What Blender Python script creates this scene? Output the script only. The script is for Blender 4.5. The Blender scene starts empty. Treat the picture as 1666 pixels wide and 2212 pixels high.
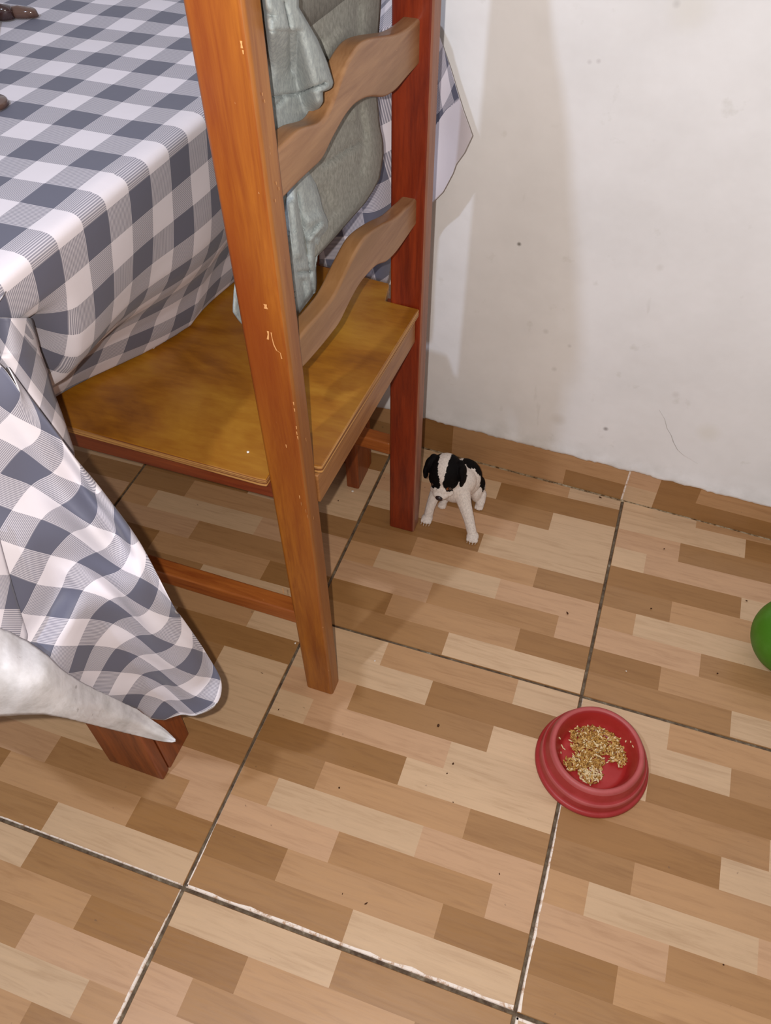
import bpy, bmesh, math, random
import numpy as np
from mathutils import Vector, Matrix, noise
random.seed(7)
C = bpy.context.scene.collection
scn = bpy.context.scene

# ------------------------------------------------------------ camera, lights, exposure
CAM = np.array([-.07626, -1.11171, 1.15495]); EUL = (.704095, .011207, .334269); FPX = 1755.9
W, H = 1666, 2212
cd = bpy.data.cameras.new('camera'); cam = bpy.data.objects.new('camera', cd); C.objects.link(cam)
cam.location = CAM; cam.rotation_euler = EUL
cd.sensor_fit = 'VERTICAL'; cd.sensor_height = 24.0; cd.lens = 24.0*FPX/H; cd.clip_start = .01
scn.camera = cam
scn.view_settings.view_transform = 'Standard'; scn.view_settings.look = 'None'
scn.view_settings.gamma = 1; scn.view_settings.use_curve_mapping = False
scn.view_settings.exposure = 0.0
wd = bpy.data.worlds.new('room_ambience'); scn.world = wd; wd.use_nodes = True
wd.node_tree.nodes['Background'].inputs[0].default_value = (1.0, .93, .88, 1)
wd.node_tree.nodes['Background'].inputs[1].default_value = .33
def lamp(name, loc, power, col, rad):
    l = bpy.data.lights.new(name, 'POINT'); l.energy = power; l.color = col; l.shadow_soft_size = rad
    o = bpy.data.objects.new(name, l); o.location = loc; C.objects.link(o); return o
lamp('ceiling_bulb', (-.78, -1.59, 2.5), 80, (.66, .78, 1.0), .035)
Rc = np.array(cam.rotation_euler.to_matrix())
fl = CAM + Rc @ np.array([-.027, .010, .004])
lamp('phone_flash', fl, 28.5, (1.0, .95, .895), .004)

# ------------------------------------------------------------ helpers
def ray(px, py):
    return Rc @ np.array([(px-W/2)/FPX, -(py-H/2)/FPX, -1.0])
def on_z(px, py, z):
    d = ray(px, py); return CAM + (z-CAM[2])/d[2]*d
def on_y(px, py, y):
    d = ray(px, py); return CAM + (y-CAM[1])/d[1]*d
def on_x(px, py, x):
    d = ray(px, py); return CAM + (x-CAM[0])/d[0]*d
def tag(o, label=None, cat=None, group=None, kind=None):
    if label: o['label'] = label
    if cat: o['category'] = cat
    if group: o['group'] = group
    if kind: o['kind'] = kind
    return o
def thing(name, label, cat, loc=(0, 0, 0), group=None):
    o = bpy.data.objects.new(name, None); o.location = loc; o.empty_display_size = .05; C.objects.link(o)
    return tag(o, label, cat, group)
def make(name, verts, faces, mats, parent=None, smooth=False, mi=None, uvs=None, cols=None, auto=None):
    me = bpy.data.meshes.new(name)
    off = Vector(parent.matrix_world.translation) if parent and parent.type == 'EMPTY' else Vector((0, 0, 0))
    if parent and parent.type == 'EMPTY': off = Vector(parent.location)
    me.from_pydata([tuple(Vector(v)-off) for v in verts], [], faces); 
    for m in (mats if isinstance(mats, (list, tuple)) else [mats]): me.materials.append(m)
    if mi is not None: me.polygons.foreach_set('material_index', mi)
    if uvs is not None:
        ul = me.uv_layers.new(name='UVMap')
        for l in me.loops: ul.data[l.index].uv = uvs[l.vertex_index]
    if cols is not None:
        ca = me.color_attributes.new('col', 'FLOAT_COLOR', 'POINT')
        for i, c in enumerate(cols): ca.data[i].color = (c[0], c[1], c[2], 1)
    me.polygons.foreach_set('use_smooth', [bool(smooth)]*len(me.polygons))
    me.validate(); me.update()
    o = bpy.data.objects.new(name, me); C.objects.link(o)
    if parent: o.parent = parent
    return o
def bevel(o, w, seg=2):
    m = o.modifiers.new('bevel', 'BEVEL'); m.width = w; m.segments = seg; m.limit_method = 'ANGLE'; m.angle_limit = math.radians(40)
    m.harden_normals = False
    for p in o.data.polygons: p.use_smooth = True
    e = o.modifiers.new('wn', 'WEIGHTED_NORMAL'); e.keep_sharp = True
    return o
def prism(a, b):
    """verts/faces of a hexahedron between quad a (bottom) and quad b (top)"""
    v = list(a)+list(b); n = len(a)
    f = [tuple(range(n))[::-1], tuple(range(n, 2*n))]
    for i in range(n): f.append((i, (i+1) % n, n+(i+1) % n, n+i))
    return v, f
def fixn(o):
    bm = bmesh.new(); bm.from_mesh(o.data); bmesh.ops.recalc_face_normals(bm, faces=bm.faces); bm.to_mesh(o.data); bm.free(); return o
def rect(x0, x1, y0, y1, z): return [(x0, y0, z), (x1, y0, z), (x1, y1, z), (x0, y1, z)]
def smooth(a, b, x):
    t = min(1, max(0, (x-a)/(b-a))); return t*t*(3-2*t)
def interp(pts, x):
    if x <= pts[0][0]: return pts[0][1]
    for (a, b), (c, d) in zip(pts, pts[1:]):
        if x <= c: return b+(d-b)*(x-a)/(c-a) if c > a else d
    return pts[-1][1]
def catmull(P, t):
    P = np.asarray(P, float); n = len(P); i = int(min(n-2, max(0, math.floor(t)))); f = t-i
    p0 = P[i-1] if i > 0 else 2*P[0]-P[1]; p1 = P[i]; p2 = P[i+1]; p3 = P[i+2] if i+2 < n else 2*P[n-1]-P[n-2]
    return .5*((2*p1)+(-p0+p2)*f+(2*p0-5*p1+4*p2-p3)*f*f+(-p0+3*p1-3*p2+p3)*f**3)

# ------------------------------------------------------------ materials
def srgb(r, g, b): return tuple(((c/255)/12.92 if c/255 <= .04045 else ((c/255+.055)/1.055)**2.4) for c in (r, g, b))
def mat(name, col, rough=.5, spec=.5, coat=0):
    m = bpy.data.materials.new(name); m.use_nodes = True; nt = m.node_tree; b = nt.nodes['Principled BSDF']
    b.inputs['Base Color'].default_value = (*col, 1); b.inputs['Roughness'].default_value = rough
    b.inputs['Specular IOR Level'].default_value = spec; b.inputs['Coat Weight'].default_value = coat
    b.inputs['Coat Roughness'].default_value = .15
    return m, nt, b
def N(nt, t, **k):
    n = nt.nodes.new(t)
    for a, v in k.items():
        if a.startswith('i_'): n.inputs[a[2:].replace('_', ' ')].default_value = v
        else: setattr(n, a, v)
    return n
def math_(nt, op, a, b=None, clamp=False):
    n = nt.nodes.new('ShaderNodeMath'); n.operation = op; n.use_clamp = clamp
    for i, x in enumerate((a, b)):
        if x is None: continue
        if isinstance(x, (int, float)): n.inputs[i].default_value = x
        else: nt.links.new(x, n.inputs[i])
    return n.outputs[0]
def mixc(nt, f, a, b, mode='MIX'):
    n = nt.nodes.new('ShaderNodeMix'); n.data_type = 'RGBA'; n.blend_type = mode
    for i, x in ((0, f), (6, a), (7, b)):
        if isinstance(x, (int, float)): n.inputs[i].default_value = x
        elif isinstance(x, tuple): n.inputs[i].default_value = (*x[:3], 1)
        else: nt.links.new(x, n.inputs[i])
    return n.outputs[2]
def coords(nt, scale=(1, 1, 1), kind='Object', rot=(0, 0, 0)):
    tc = N(nt, 'ShaderNodeTexCoord'); mp = N(nt, 'ShaderNodeMapping'); mp.inputs['Scale'].default_value = scale
    mp.inputs['Rotation'].default_value = rot
    nt.links.new(tc.outputs[kind], mp.inputs[0]); return mp.outputs[0]
def noise_(nt, vec, scale, detail=3, rough=.5, dist=0):
    n = N(nt, 'ShaderNodeTexNoise'); n.inputs['Scale'].default_value = scale; n.inputs['Detail'].default_value = detail
    n.inputs['Roughness'].default_value = rough; n.inputs['Distortion'].default_value = dist
    nt.links.new(vec, n.inputs['Vector']); return n.outputs[0]
def ramp(nt, f, stops):
    r = N(nt, 'ShaderNodeValToRGB'); e = r.color_ramp.elements
    while len(e) < len(stops): e.new(.5)
    for i, (p, c) in enumerate(stops):
        e[i].position = p; e[i].color = (*(c if isinstance(c, tuple) else (c, c, c)), 1)
    nt.links.new(f, r.inputs[0]); return r.outputs[0]
def bump(nt, b, h, strength=.3, dist=.002):
    n = N(nt, 'ShaderNodeBump'); n.inputs['Strength'].default_value = strength; n.inputs['Distance'].default_value = dist
    nt.links.new(h, n.inputs['Height']); nt.links.new(n.outputs[0], b.inputs['Normal'])
def wood(name, c1, c2, axis='Z', rough=.38, scale=1.0, dark=None, spec=.5, nicks=0.0, coat=.15):
    m, nt, b = mat(name, c1, rough, spec, coat)
    s = {'X': (2, 26, 26), 'Y': (26, 2, 26), 'Z': (26, 26, 2)}[axis]
    v = coords(nt, tuple(k*scale for k in s))
    n1 = noise_(nt, v, 3.0, 6, .65, .5); n2 = noise_(nt, v, 13, 3, .6, .2)
    f = math_(nt, 'ADD', math_(nt, 'MULTIPLY', n1, .75), math_(nt, 'MULTIPLY', n2, .25))
    col = ramp(nt, f, [(.36, c2), (.62, c1)])
    if dark:
        v2 = coords(nt, tuple(k*.25 for k in s)); n3 = noise_(nt, v2, 1.2, 3, .5, .4)
        col = mixc(nt, ramp(nt, n3, [(.5, 0.0), (.66, .8)]), col, dark)
    if nicks:
        v3 = coords(nt, {'X': (90, 420, 420), 'Y': (420, 90, 420), 'Z': (420, 420, 90)}[axis]); n4 = noise_(nt, v3, 1.0, 2, .5)
        col = mixc(nt, ramp(nt, n4, [(.79-.03*nicks, 0.0), (.83-.03*nicks, .6)]), col, srgb(225, 180, 135))
    nt.links.new(col, b.inputs['Base Color'])
    bump(nt, b, n2, .12, .001)
    return m
FLAP=[
[(-0.535,-0.766,0.804),(-0.521,-0.761,0.785),(-0.508,-0.757,0.765),(-0.497,-0.761,0.746),(-0.489,-0.744,0.722),(-0.489,-0.728,0.694),(-0.479,-0.714,0.669),(-0.461,-0.707,0.651),(-0.439,-0.705,0.638),(-0.417,-0.702,0.625),(-0.396,-0.698,0.608),(-0.377,-0.696,0.587),(-0.361,-0.693,0.564),(-0.347,-0.685,0.539),(-0.337,-0.672,0.514),(-0.330,-0.656,0.491),(-0.325,-0.638,0.468),(-0.319,-0.620,0.446),(-0.315,-0.605,0.423)],
[(-0.544,-0.785,0.793),(-0.532,-0.780,0.773),(-0.520,-0.774,0.751),(-0.509,-0.768,0.727),(-0.498,-0.757,0.703),(-0.498,-0.744,0.675),(-0.487,-0.732,0.651),(-0.467,-0.730,0.641),(-0.446,-0.728,0.626),(-0.424,-0.725,0.613),(-0.403,-0.722,0.597),(-0.387,-0.718,0.574),(-0.375,-0.711,0.548),(-0.364,-0.700,0.523),(-0.356,-0.686,0.499),(-0.349,-0.670,0.475),(-0.341,-0.653,0.453),(-0.333,-0.638,0.430),(-0.324,-0.625,0.406)],
[(-0.558,-0.802,0.779),(-0.545,-0.797,0.758),(-0.534,-0.789,0.736),(-0.525,-0.780,0.711),(-0.514,-0.770,0.687),(-0.499,-0.764,0.659),(-0.490,-0.750,0.632),(-0.473,-0.754,0.631),(-0.456,-0.747,0.610),(-0.433,-0.746,0.600),(-0.411,-0.744,0.585),(-0.398,-0.738,0.561),(-0.390,-0.729,0.533),(-0.382,-0.715,0.508),(-0.374,-0.699,0.484),(-0.367,-0.684,0.460),(-0.357,-0.669,0.437),(-0.345,-0.657,0.414),(-0.333,-0.647,0.391)],
[(-0.572,-0.819,0.763),(-0.561,-0.812,0.742),(-0.550,-0.805,0.720),(-0.539,-0.796,0.696),(-0.529,-0.787,0.671),(-0.517,-0.775,0.648),(-0.496,-0.773,0.628),(-0.475,-0.771,0.608),(-0.464,-0.759,0.585),(-0.445,-0.765,0.584),(-0.422,-0.764,0.572),(-0.412,-0.756,0.546),(-0.407,-0.745,0.518),(-0.400,-0.729,0.493),(-0.393,-0.713,0.469),(-0.384,-0.699,0.444),(-0.372,-0.686,0.421),(-0.357,-0.676,0.399),(-0.340,-0.670,0.378)],
[(-0.586,-0.837,0.747),(-0.575,-0.830,0.725),(-0.564,-0.822,0.702),(-0.553,-0.814,0.679),(-0.542,-0.805,0.656),(-0.528,-0.795,0.634),(-0.515,-0.783,0.613),(-0.498,-0.775,0.591),(-0.479,-0.774,0.570),(-0.455,-0.777,0.559),(-0.436,-0.778,0.555),(-0.428,-0.770,0.530),(-0.425,-0.762,0.503),(-0.418,-0.743,0.478),(-0.409,-0.727,0.452),(-0.400,-0.715,0.427),(-0.386,-0.703,0.404),(-0.368,-0.696,0.384),(-0.346,-0.695,0.367)],
[(-0.598,-0.856,0.731),(-0.586,-0.849,0.709),(-0.575,-0.841,0.687),(-0.563,-0.833,0.664),(-0.550,-0.825,0.641),(-0.535,-0.817,0.620),(-0.521,-0.807,0.599),(-0.513,-0.793,0.575),(-0.501,-0.781,0.554),(-0.476,-0.782,0.544),(-0.452,-0.787,0.531),(-0.438,-0.781,0.506),(-0.429,-0.769,0.480),(-0.428,-0.755,0.455),(-0.419,-0.742,0.432),(-0.412,-0.730,0.407),(-0.399,-0.718,0.384),(-0.377,-0.716,0.368),(-0.351,-0.722,0.360)],
[(-0.608,-0.877,0.716),(-0.595,-0.869,0.694),(-0.583,-0.862,0.672),(-0.570,-0.854,0.649),(-0.557,-0.846,0.627),(-0.542,-0.837,0.605),(-0.529,-0.827,0.583),(-0.519,-0.816,0.558),(-0.512,-0.800,0.534),(-0.492,-0.796,0.533),(-0.475,-0.787,0.513),(-0.459,-0.784,0.488),(-0.444,-0.784,0.463),(-0.429,-0.776,0.439),(-0.421,-0.763,0.415),(-0.420,-0.751,0.389),(-0.411,-0.736,0.366),(-0.385,-0.741,0.361),(-0.359,-0.748,0.357)],
[(-0.616,-0.898,0.701),(-0.603,-0.891,0.680),(-0.590,-0.884,0.658),(-0.576,-0.876,0.636),(-0.563,-0.868,0.613),(-0.550,-0.859,0.591),(-0.537,-0.848,0.568),(-0.524,-0.840,0.543),(-0.518,-0.825,0.519),(-0.495,-0.821,0.520),(-0.491,-0.804,0.497),(-0.482,-0.790,0.472),(-0.467,-0.784,0.447),(-0.450,-0.784,0.423),(-0.435,-0.781,0.398),(-0.421,-0.772,0.373),(-0.414,-0.758,0.348),(-0.397,-0.765,0.363),(-0.372,-0.772,0.351)],
[(-0.623,-0.921,0.688),(-0.609,-0.914,0.667),(-0.596,-0.906,0.645),(-0.583,-0.899,0.623),(-0.570,-0.890,0.600),(-0.559,-0.880,0.577),(-0.547,-0.870,0.554),(-0.537,-0.859,0.529),(-0.523,-0.848,0.507),(-0.501,-0.844,0.506),(-0.495,-0.827,0.482),(-0.495,-0.811,0.457),(-0.487,-0.796,0.432),(-0.474,-0.786,0.407),(-0.457,-0.783,0.382),(-0.440,-0.783,0.358),(-0.425,-0.779,0.336),(-0.401,-0.781,0.339),(-0.378,-0.789,0.329)],
[(-0.629,-0.944,0.676),(-0.615,-0.937,0.654),(-0.601,-0.929,0.633),(-0.589,-0.921,0.610),(-0.577,-0.913,0.587),(-0.566,-0.903,0.564),(-0.556,-0.892,0.540),(-0.543,-0.882,0.518),(-0.523,-0.874,0.501),(-0.502,-0.866,0.489),(-0.497,-0.849,0.465),(-0.499,-0.833,0.441),(-0.497,-0.817,0.415),(-0.490,-0.802,0.391),(-0.480,-0.788,0.367),(-0.463,-0.782,0.344),(-0.446,-0.783,0.321),(-0.422,-0.792,0.320),(-0.397,-0.796,0.309)],
[(-0.633,-0.967,0.663),(-0.619,-0.960,0.642),(-0.606,-0.953,0.620),(-0.594,-0.945,0.597),(-0.582,-0.936,0.574),(-0.571,-0.926,0.551),(-0.558,-0.916,0.528),(-0.542,-0.907,0.508),(-0.522,-0.899,0.492),(-0.506,-0.887,0.472),(-0.501,-0.871,0.448),(-0.502,-0.854,0.424),(-0.503,-0.839,0.399),(-0.497,-0.824,0.375),(-0.491,-0.808,0.352),(-0.483,-0.793,0.329),(-0.469,-0.784,0.306),(-0.446,-0.791,0.304),(-0.420,-0.797,0.292)],
[(-0.637,-0.991,0.651),(-0.623,-0.983,0.629),(-0.610,-0.976,0.607),(-0.597,-0.968,0.585),(-0.585,-0.959,0.562),(-0.572,-0.950,0.540),(-0.557,-0.941,0.518),(-0.541,-0.932,0.497),(-0.525,-0.922,0.477),(-0.513,-0.908,0.455),(-0.507,-0.892,0.431),(-0.506,-0.875,0.406),(-0.506,-0.859,0.381),(-0.504,-0.843,0.356),(-0.500,-0.825,0.332),(-0.492,-0.806,0.310),(-0.483,-0.800,0.286),(-0.457,-0.798,0.278),(-0.432,-0.797,0.266)],
[(-0.640,-1.014,0.639),(-0.626,-1.007,0.617),(-0.613,-1.000,0.595),(-0.600,-0.992,0.573),(-0.586,-0.984,0.551),(-0.571,-0.975,0.529),(-0.556,-0.966,0.507),(-0.542,-0.956,0.485),(-0.530,-0.944,0.462),(-0.520,-0.928,0.439),(-0.515,-0.912,0.415),(-0.512,-0.896,0.389),(-0.511,-0.880,0.364),(-0.511,-0.863,0.339),(-0.508,-0.845,0.315),(-0.501,-0.828,0.294),(-0.488,-0.820,0.269),(-0.467,-0.809,0.254),(-0.444,-0.798,0.241)]]
# ------------------------------------------------------------ floor of printed wood-look tiles
K = 1.0
def pc(r, g, b): return tuple(min(1, c*K) for c in srgb(r, g, b))
PAL = {'L': pc(203, 169, 133), 'S': pc(194, 153, 117), 'M': pc(184, 141, 99), 'N': pc(170, 127, 84), 'D': pc(153, 110, 65), 'E': pc(161, 119, 76)}
PATT = [[(0, .30, 'L'), (.30, .785, 'M'), (.785, 1, 'L')],
        [(0, .5, 'L'), (.5, 1, 'D')],
        [(0, .25, 'S'), (.25, .745, 'E'), (.745, 1, 'L')],
        [(0, .127, 'L'), (.127, .625, 'S'), (.625, 1, 'L')],
        [(0, .5, 'D'), (.5, 1, 'L')],
        [(0, .25, 'E'), (.25, .745, 'M'), (.745, 1, 'E')],
        [(0, .127, 'M'), (.127, .62, 'L'), (.62, 1, 'S')],
        [(0, .376, 'S'), (.376, .867, 'N'), (.867, 1, 'S')],
        [(0, .245, 'D'), (.245, .743, 'M'), (.743, 1, 'D')],
        [(0, .497, 'E'), (.497, 1, 'L')]]
VAR = {(0, 1, 1): [(0, .51, 'L'), (.51, 1, 'N')], (0, 1, 2): [(0, .255, 'L'), (.255, .745, 'D'), (.745, 1, 'M')], (0, 1, 3): [(0, .127, 'S'), (.127, .64, 'N'), (.64, 1, 'L')]}
def yw(x): return -.016-.036*x
def gy(j, x): return {0: yw(x)-(.0065 if x < .01 else .0045), 1: -.448+.010*x, 2: -.898+.008*x}.get(j, -.45*j+.003)
def gx(i, y): return .45*i + (.003 if i == 0 else 0)
def floor_mat():
    m, nt, b = mat('floor_tile', (.5, .35, .2), .28, .5, .0)
    a = N(nt, 'ShaderNodeAttribute', attribute_name='col')
    v = coords(nt, (5, 60, 60)); off = N(nt, 'ShaderNodeVectorMath', operation='ADD')
    cb = N(nt, 'ShaderNodeCombineXYZ'); s = math_(nt, 'MULTIPLY', a.outputs['Alpha'], 37.0)
    nt.links.new(s, cb.inputs[0]); nt.links.new(s, cb.inputs[1]); nt.links.new(v, off.inputs[0]); nt.links.new(cb.outputs[0], off.inputs[1])
    n1 = noise_(nt, off.outputs[0], 1.3, 5, .62, 1.1); n2 = noise_(nt, off.outputs[0], 5, 3, .6)
    f = math_(nt, 'ADD', math_(nt, 'MULTIPLY', n1, .7), math_(nt, 'MULTIPLY', n2, .3))
    g = ramp(nt, f, [(.28, (.78, .73, .68)), (.5, (.98, .98, .98)), (.72, (1.07, 1.07, 1.06))])
    col = mixc(nt, 1.0, a.outputs['Color'], g, 'MULTIPLY')
    big = noise_(nt, coords(nt, (3, 3, 3)), 1.4, 4, .6)
    col = mixc(nt, ramp(nt, big, [(.55, 0.0), (.8, .16)]), col, (.30, .20, .13))
    sp = noise_(nt, coords(nt, (60, 60, 60)), 1.5, 2, .5)
    col = mixc(nt, ramp(nt, sp, [(.755, 0.0), (.785, .45)]), col, (.14, .08, .05))
    nt.links.new(col, b.inputs['Base Color'])
    nt.links.new(ramp(nt, n2, [(.3, .40), (.7, .30)]), b.inputs['Roughness'])
    bump(nt, b, noise_(nt, coords(nt, (9, 9, 9)), 2, 2, .5), .05, .004)
    return m
M_FLOOR = floor_mat()
def grout_mat():
    m, nt, b = mat('grout', (.06, .045, .03), .9, .2)
    v = coords(nt, (30, 30, 30)); n = noise_(nt, v, 2.5, 4, .7)
    nt.links.new(ramp(nt, n, [(.35, (.075, .045, .028)), (.6, (.17, .125, .08)), (.75, (.33, .28, .21))]), b.inputs['Base Color'])
    bump(nt, b, n, .5, .002); return m
M_GROUT = grout_mat()
fv, ff, fc, fm = [], [], [], []
def addq(q, col, alpha, m=0):
    n = len(fv); fv.extend(q); ff.append((n, n+1, n+2, n+3)); fc.extend([(*col, alpha)]*4); fm.append(m)
GW = .0023
def tile(i, j):
    rot = j >= 2
    lip = {(-1, 1): .0022, (-2, 2): .0012, (0, 1): .0010, (-1, 2): .0, (-2, 1): .0006}.get((i, j), .0005)
    def P(u, v, ins=0.0, z=0.0):
        # u right 0..1, v from the wall towards the camera 0..1
        def cx(uu, yy): return gx(i, yy)*(1-uu)+gx(i+1, yy)*uu
        x = .45*i+.45*u
        y0 = gy(j, x) if j else gy(1, x)+.449; y1 = gy(j+1, x); y = y0*(1-v)+y1*v
        x = cx(u, y)
        x += (GW+ins)*(1-2*u); y -= (GW+ins)*(1-2*v)
        if j == 0: y = min(y, gy(0, x))
        return (x, y, z)
    zt = lip
    pale = pc(216, 196, 180)
    rnd = random.Random(i*31+j*7)
    for r in range(10):
        segs = VAR.get((i, j, r)) or (PATT[9-r] if rot else PATT[r])
        if rot: segs = [(1-b_, 1-a_, c_) for a_, b_, c_ in segs][::-1]
        for a_, b_, c_ in segs:
            k = .96+.08*rnd.random(); col = tuple(min(1, q*k) for q in PAL[c_])
            v0, v1 = r/10, (r+1)/10
            addq([P(a_, v1, .0008, zt), P(b_, v1, .0008, zt), P(b_, v0, .0008, zt), P(a_, v0, .0008, zt)], col, rnd.random())
    ring_t = [P(0, 0, .0008, zt), P(1, 0, .0008, zt), P(1, 1, .0008, zt), P(0, 1, .0008, zt)]
    ring_m = [P(0, 0, 0, zt-.0012), P(1, 0, 0, zt-.0012), P(1, 1, 0, zt-.0012), P(0, 1, 0, zt-.0012)]
    ring_b = [(x, y, -.004) for x, y, z in ring_m]
    worn = {(-1, 1): {2: 1, 3: .5}, (-2, 2): {1: 1}, (0, 1): {3: 1}, (0, 2): {0: 1, 3: 1}, (-2, 1): {2: .3}}.get((i, j), {})
    for e in range(4):
        w = worn.get(e, 0); base = PAL['E'] if not w else pale
        a, b2 = e, (e+1) % 4
        # chipped glaze shows as a pale strip along the raised edges
        if w:
            wid = .0046*w; n = 24
            for k in range(n):
                t0, t1 = k/n, (k+1)/n
                env = 1.0
                if (i, j) == (-1, 1) and e == 3: env = smooth(.55, 1.0, 1-t0) if False else smooth(.25, 0, t0)
                if (i, j) == (0, 1) and e == 3: env = smooth(.75, .1, t0)
                if (i, j) == (-2, 2) and e == 1: env = smooth(0, .2, t0)
                lerp = lambda A, B, t: tuple(A[q]+(B[q]-A[q])*t for q in range(3))
                o0 = lerp(ring_t[a], ring_t[b2], t0); o1 = lerp(ring_t[a], ring_t[b2], t1)
                cx_, cy_ = (ring_t[0][0]+ring_t[2][0])/2, (ring_t[0][1]+ring_t[2][1])/2
                if e in (0, 2): inn = lambda p, s: (p[0], p[1]+(s if cy_ > p[1] else -s), p[2]+.0002)
                else: inn = lambda p, s: (p[0]+(s if cx_ > p[0] else -s), p[1], p[2]+.0002)
                s0 = wid*env*(.65+.7*noise.noise(Vector((o0[0]*50, o0[1]*50, 3)))); s1 = wid*env*(.65+.7*noise.noise(Vector((o1[0]*50, o1[1]*50, 3))))
                if s0 < .0003 and s1 < .0003: continue
                q = [(o0[0], o0[1], o0[2]+.0002), (o1[0], o1[1], o1[2]+.0002), inn(o1, max(s1, .0001)), inn(o0, max(s0, .0001))]
                ax = (q[1][0]-q[0][0])*(q[2][1]-q[0][1])-(q[1][1]-q[0][1])*(q[2][0]-q[0][0])
                addq(q if ax > 0 else q[::-1], pale, .5, 2)
        addq([ring_m[a], ring_m[b2], ring_t[b2], ring_t[a]][::-1], base, .5, 2 if w else 0)
        addq([ring_b[a], ring_b[b2], ring_m[b2], ring_m[a]][::-1], base, .5, 2 if w else 0)
for i in range(-4, 3):
    for j in range(0, 4): tile(i, j)
addq([(-1.8, -1.8, -.0018), (1.35, -1.8, -.0018), (1.35, .15, -.0018), (-1.8, .15, -.0018)], (.1, .07, .05), 0, 1)
for k_ in range(600):
    x0, x1 = -1.5+k_*.0046, -1.5+(k_+1)*.0046
    h = lambda x: yw(x)-.0100+(.0022 if x > .0 else 0)-.0016*noise.noise(Vector((x*70, 0, 3)))
    n = len(fv); fv.extend([(x0, h(x0), .0002), (x1, h(x1), .0002), (x1, yw(x1), .0016), (x0, yw(x0), .0016)]); ff.append((n, n+1, n+2, n+3)); fc.extend([(.4, .35, .28, .5)]*4); fm.append(3)
def seam_mat():
    m, nt, b = mat('light_grout', (.3, .25, .2), .9, .2)
    n = noise_(nt, coords(nt, (30, 30, 30)), 3, 4, .7)
    nt.links.new(ramp(nt, n, [(.38, srgb(96, 70, 44)), (.5, srgb(150, 128, 98)), (.7, srgb(186, 170, 145))]), b.inputs['Base Color']); return m
M_SEAM = seam_mat()
def pale_mat():
    m, nt, b = mat('worn_glaze', (.7, .6, .5), .55, .3)
    n = noise_(nt, coords(nt, (60, 60, 60)), 2, 4, .7)
    nt.links.new(ramp(nt, n, [(.35, srgb(188, 150, 118)), (.5, srgb(238, 222, 208))]), b.inputs['Base Color']); return m
M_PALE = pale_mat()
fo = make('floor', fv, ff, [M_FLOOR, M_GROUT, M_PALE, M_SEAM], mi=fm)
ca = fo.data.color_attributes.new('col', 'FLOAT_COLOR', 'POINT')
for k_, c_ in enumerate(fc): ca.data[k_].color = c_
tag(fo, kind='structure')

# ------------------------------------------------------------ wall and tiled baseboard
def wall_mat():
    m, nt, b = mat('painted_plaster', (.78, .76, .75), .48, .35)
    v = coords(nt, (1, 1, 1))
    n1 = noise_(nt, v, 5, 5, .6); n2 = noise_(nt, v, 22, 4, .6); n3 = noise_(nt, v, 60, 2, .5)
    col = ramp(nt, n1, [(.3, (.76, .735, .72)), (.6, (.85, .825, .815))])
    col = mixc(nt, ramp(nt, n2, [(.66, 0.0), (.82, .45)]), col, (.50, .47, .40))
    v3 = coords(nt, (1, 1, .25)); n5 = noise_(nt, v3, 30, 3, .5)
    col = mixc(nt, ramp(nt, n5, [(.72, 0.0), (.80, .35)]), col, (.42, .38, .33))
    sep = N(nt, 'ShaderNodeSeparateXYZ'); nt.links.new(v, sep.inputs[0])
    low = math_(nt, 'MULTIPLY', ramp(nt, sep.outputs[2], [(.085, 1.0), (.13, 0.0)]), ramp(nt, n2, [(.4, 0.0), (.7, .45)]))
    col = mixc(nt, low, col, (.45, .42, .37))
    for px, py, r_, c_, k_ in ((1117, 538, .0022, (.10, .08, .06), .9), (1308, 930, .0030, (.13, .10, .09), .8), (1205, 912, .0085, (.42, .34, .24), .5), (1490, 25, .016, (.68, .62, .48), .5), (1530, 935, .012, (.62, .56, .40), .5), (1176, 725, .003, (.45, .42, .38), .6), (1290, 140, .002, (.35, .3, .3), .7), (1270, 142, .002, (.4, .35, .35), .6), (1460, 14, .003, (.4, .38, .36), .7), (1425, 583, .0035, (.5, .46, .4), .5), (1460, 855, .004, (.45, .4, .36), .5), (1228, 755, .0022, (.35, .32, .3), .6), (1195, 805, .003, (.4, .36, .33), .6)):
        P = on_y(px, py, -.022); d = N(nt, 'ShaderNodeVectorMath', operation='DISTANCE'); nt.links.new(v, d.inputs[0]); d.inputs[1].default_value = (P[0], -.022-.036*P[0]+.004, P[2])
        f_ = math_(nt, 'MULTIPLY', ramp(nt, math_(nt, 'DIVIDE', d.outputs['Value'], r_*2.2), [(.25, 1.0), (.9, 0.0)]), k_*(.9 if r_ < .0031 and k_ > .75 else .45))
        col = mixc(nt, f_, col, c_)
    nt.links.new(col, b.inputs['Base Color'])
    h = math_(nt, 'ADD', math_(nt, 'MULTIPLY', noise_(nt, v, 9, 4, .55), 1.0), math_(nt, 'MULTIPLY', n3, .08))
    bump(nt, b, h, .35, .006); return m
M_WALL = wall_mat()
wv, wf = [], []
xs = np.linspace(-1.6, 1.3, 581); zs = [0.078, .081, .085, .092, .105, .13, .17, .25, .4, .8, 1.4, 2.0]
for x in xs:
    for k_, z in enumerate(zs):
        rag = .0034*noise.noise(Vector((x*30, 0, 0)))+.0026*noise.noise(Vector((x*130, 5, 0)))
        out = [.0052, .0075, .0075, .006, .004, .003, .002, .001, 0, 0, 0, 0][k_]
        out += .0015*noise.noise(Vector((x*8, z*8, 2)))*(1 if 0 < k_ < 9 else 0)
        wv.append((x, yw(x)-out-.001, z+(rag if k_ < 4 else 0)+ .003))
nz = len(zs)
for a in range(len(xs)-1):
    for k_ in range(nz-1): wf.append((a*nz+k_, (a+1)*nz+k_, (a+1)*nz+k_+1, a*nz+k_+1))
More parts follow.
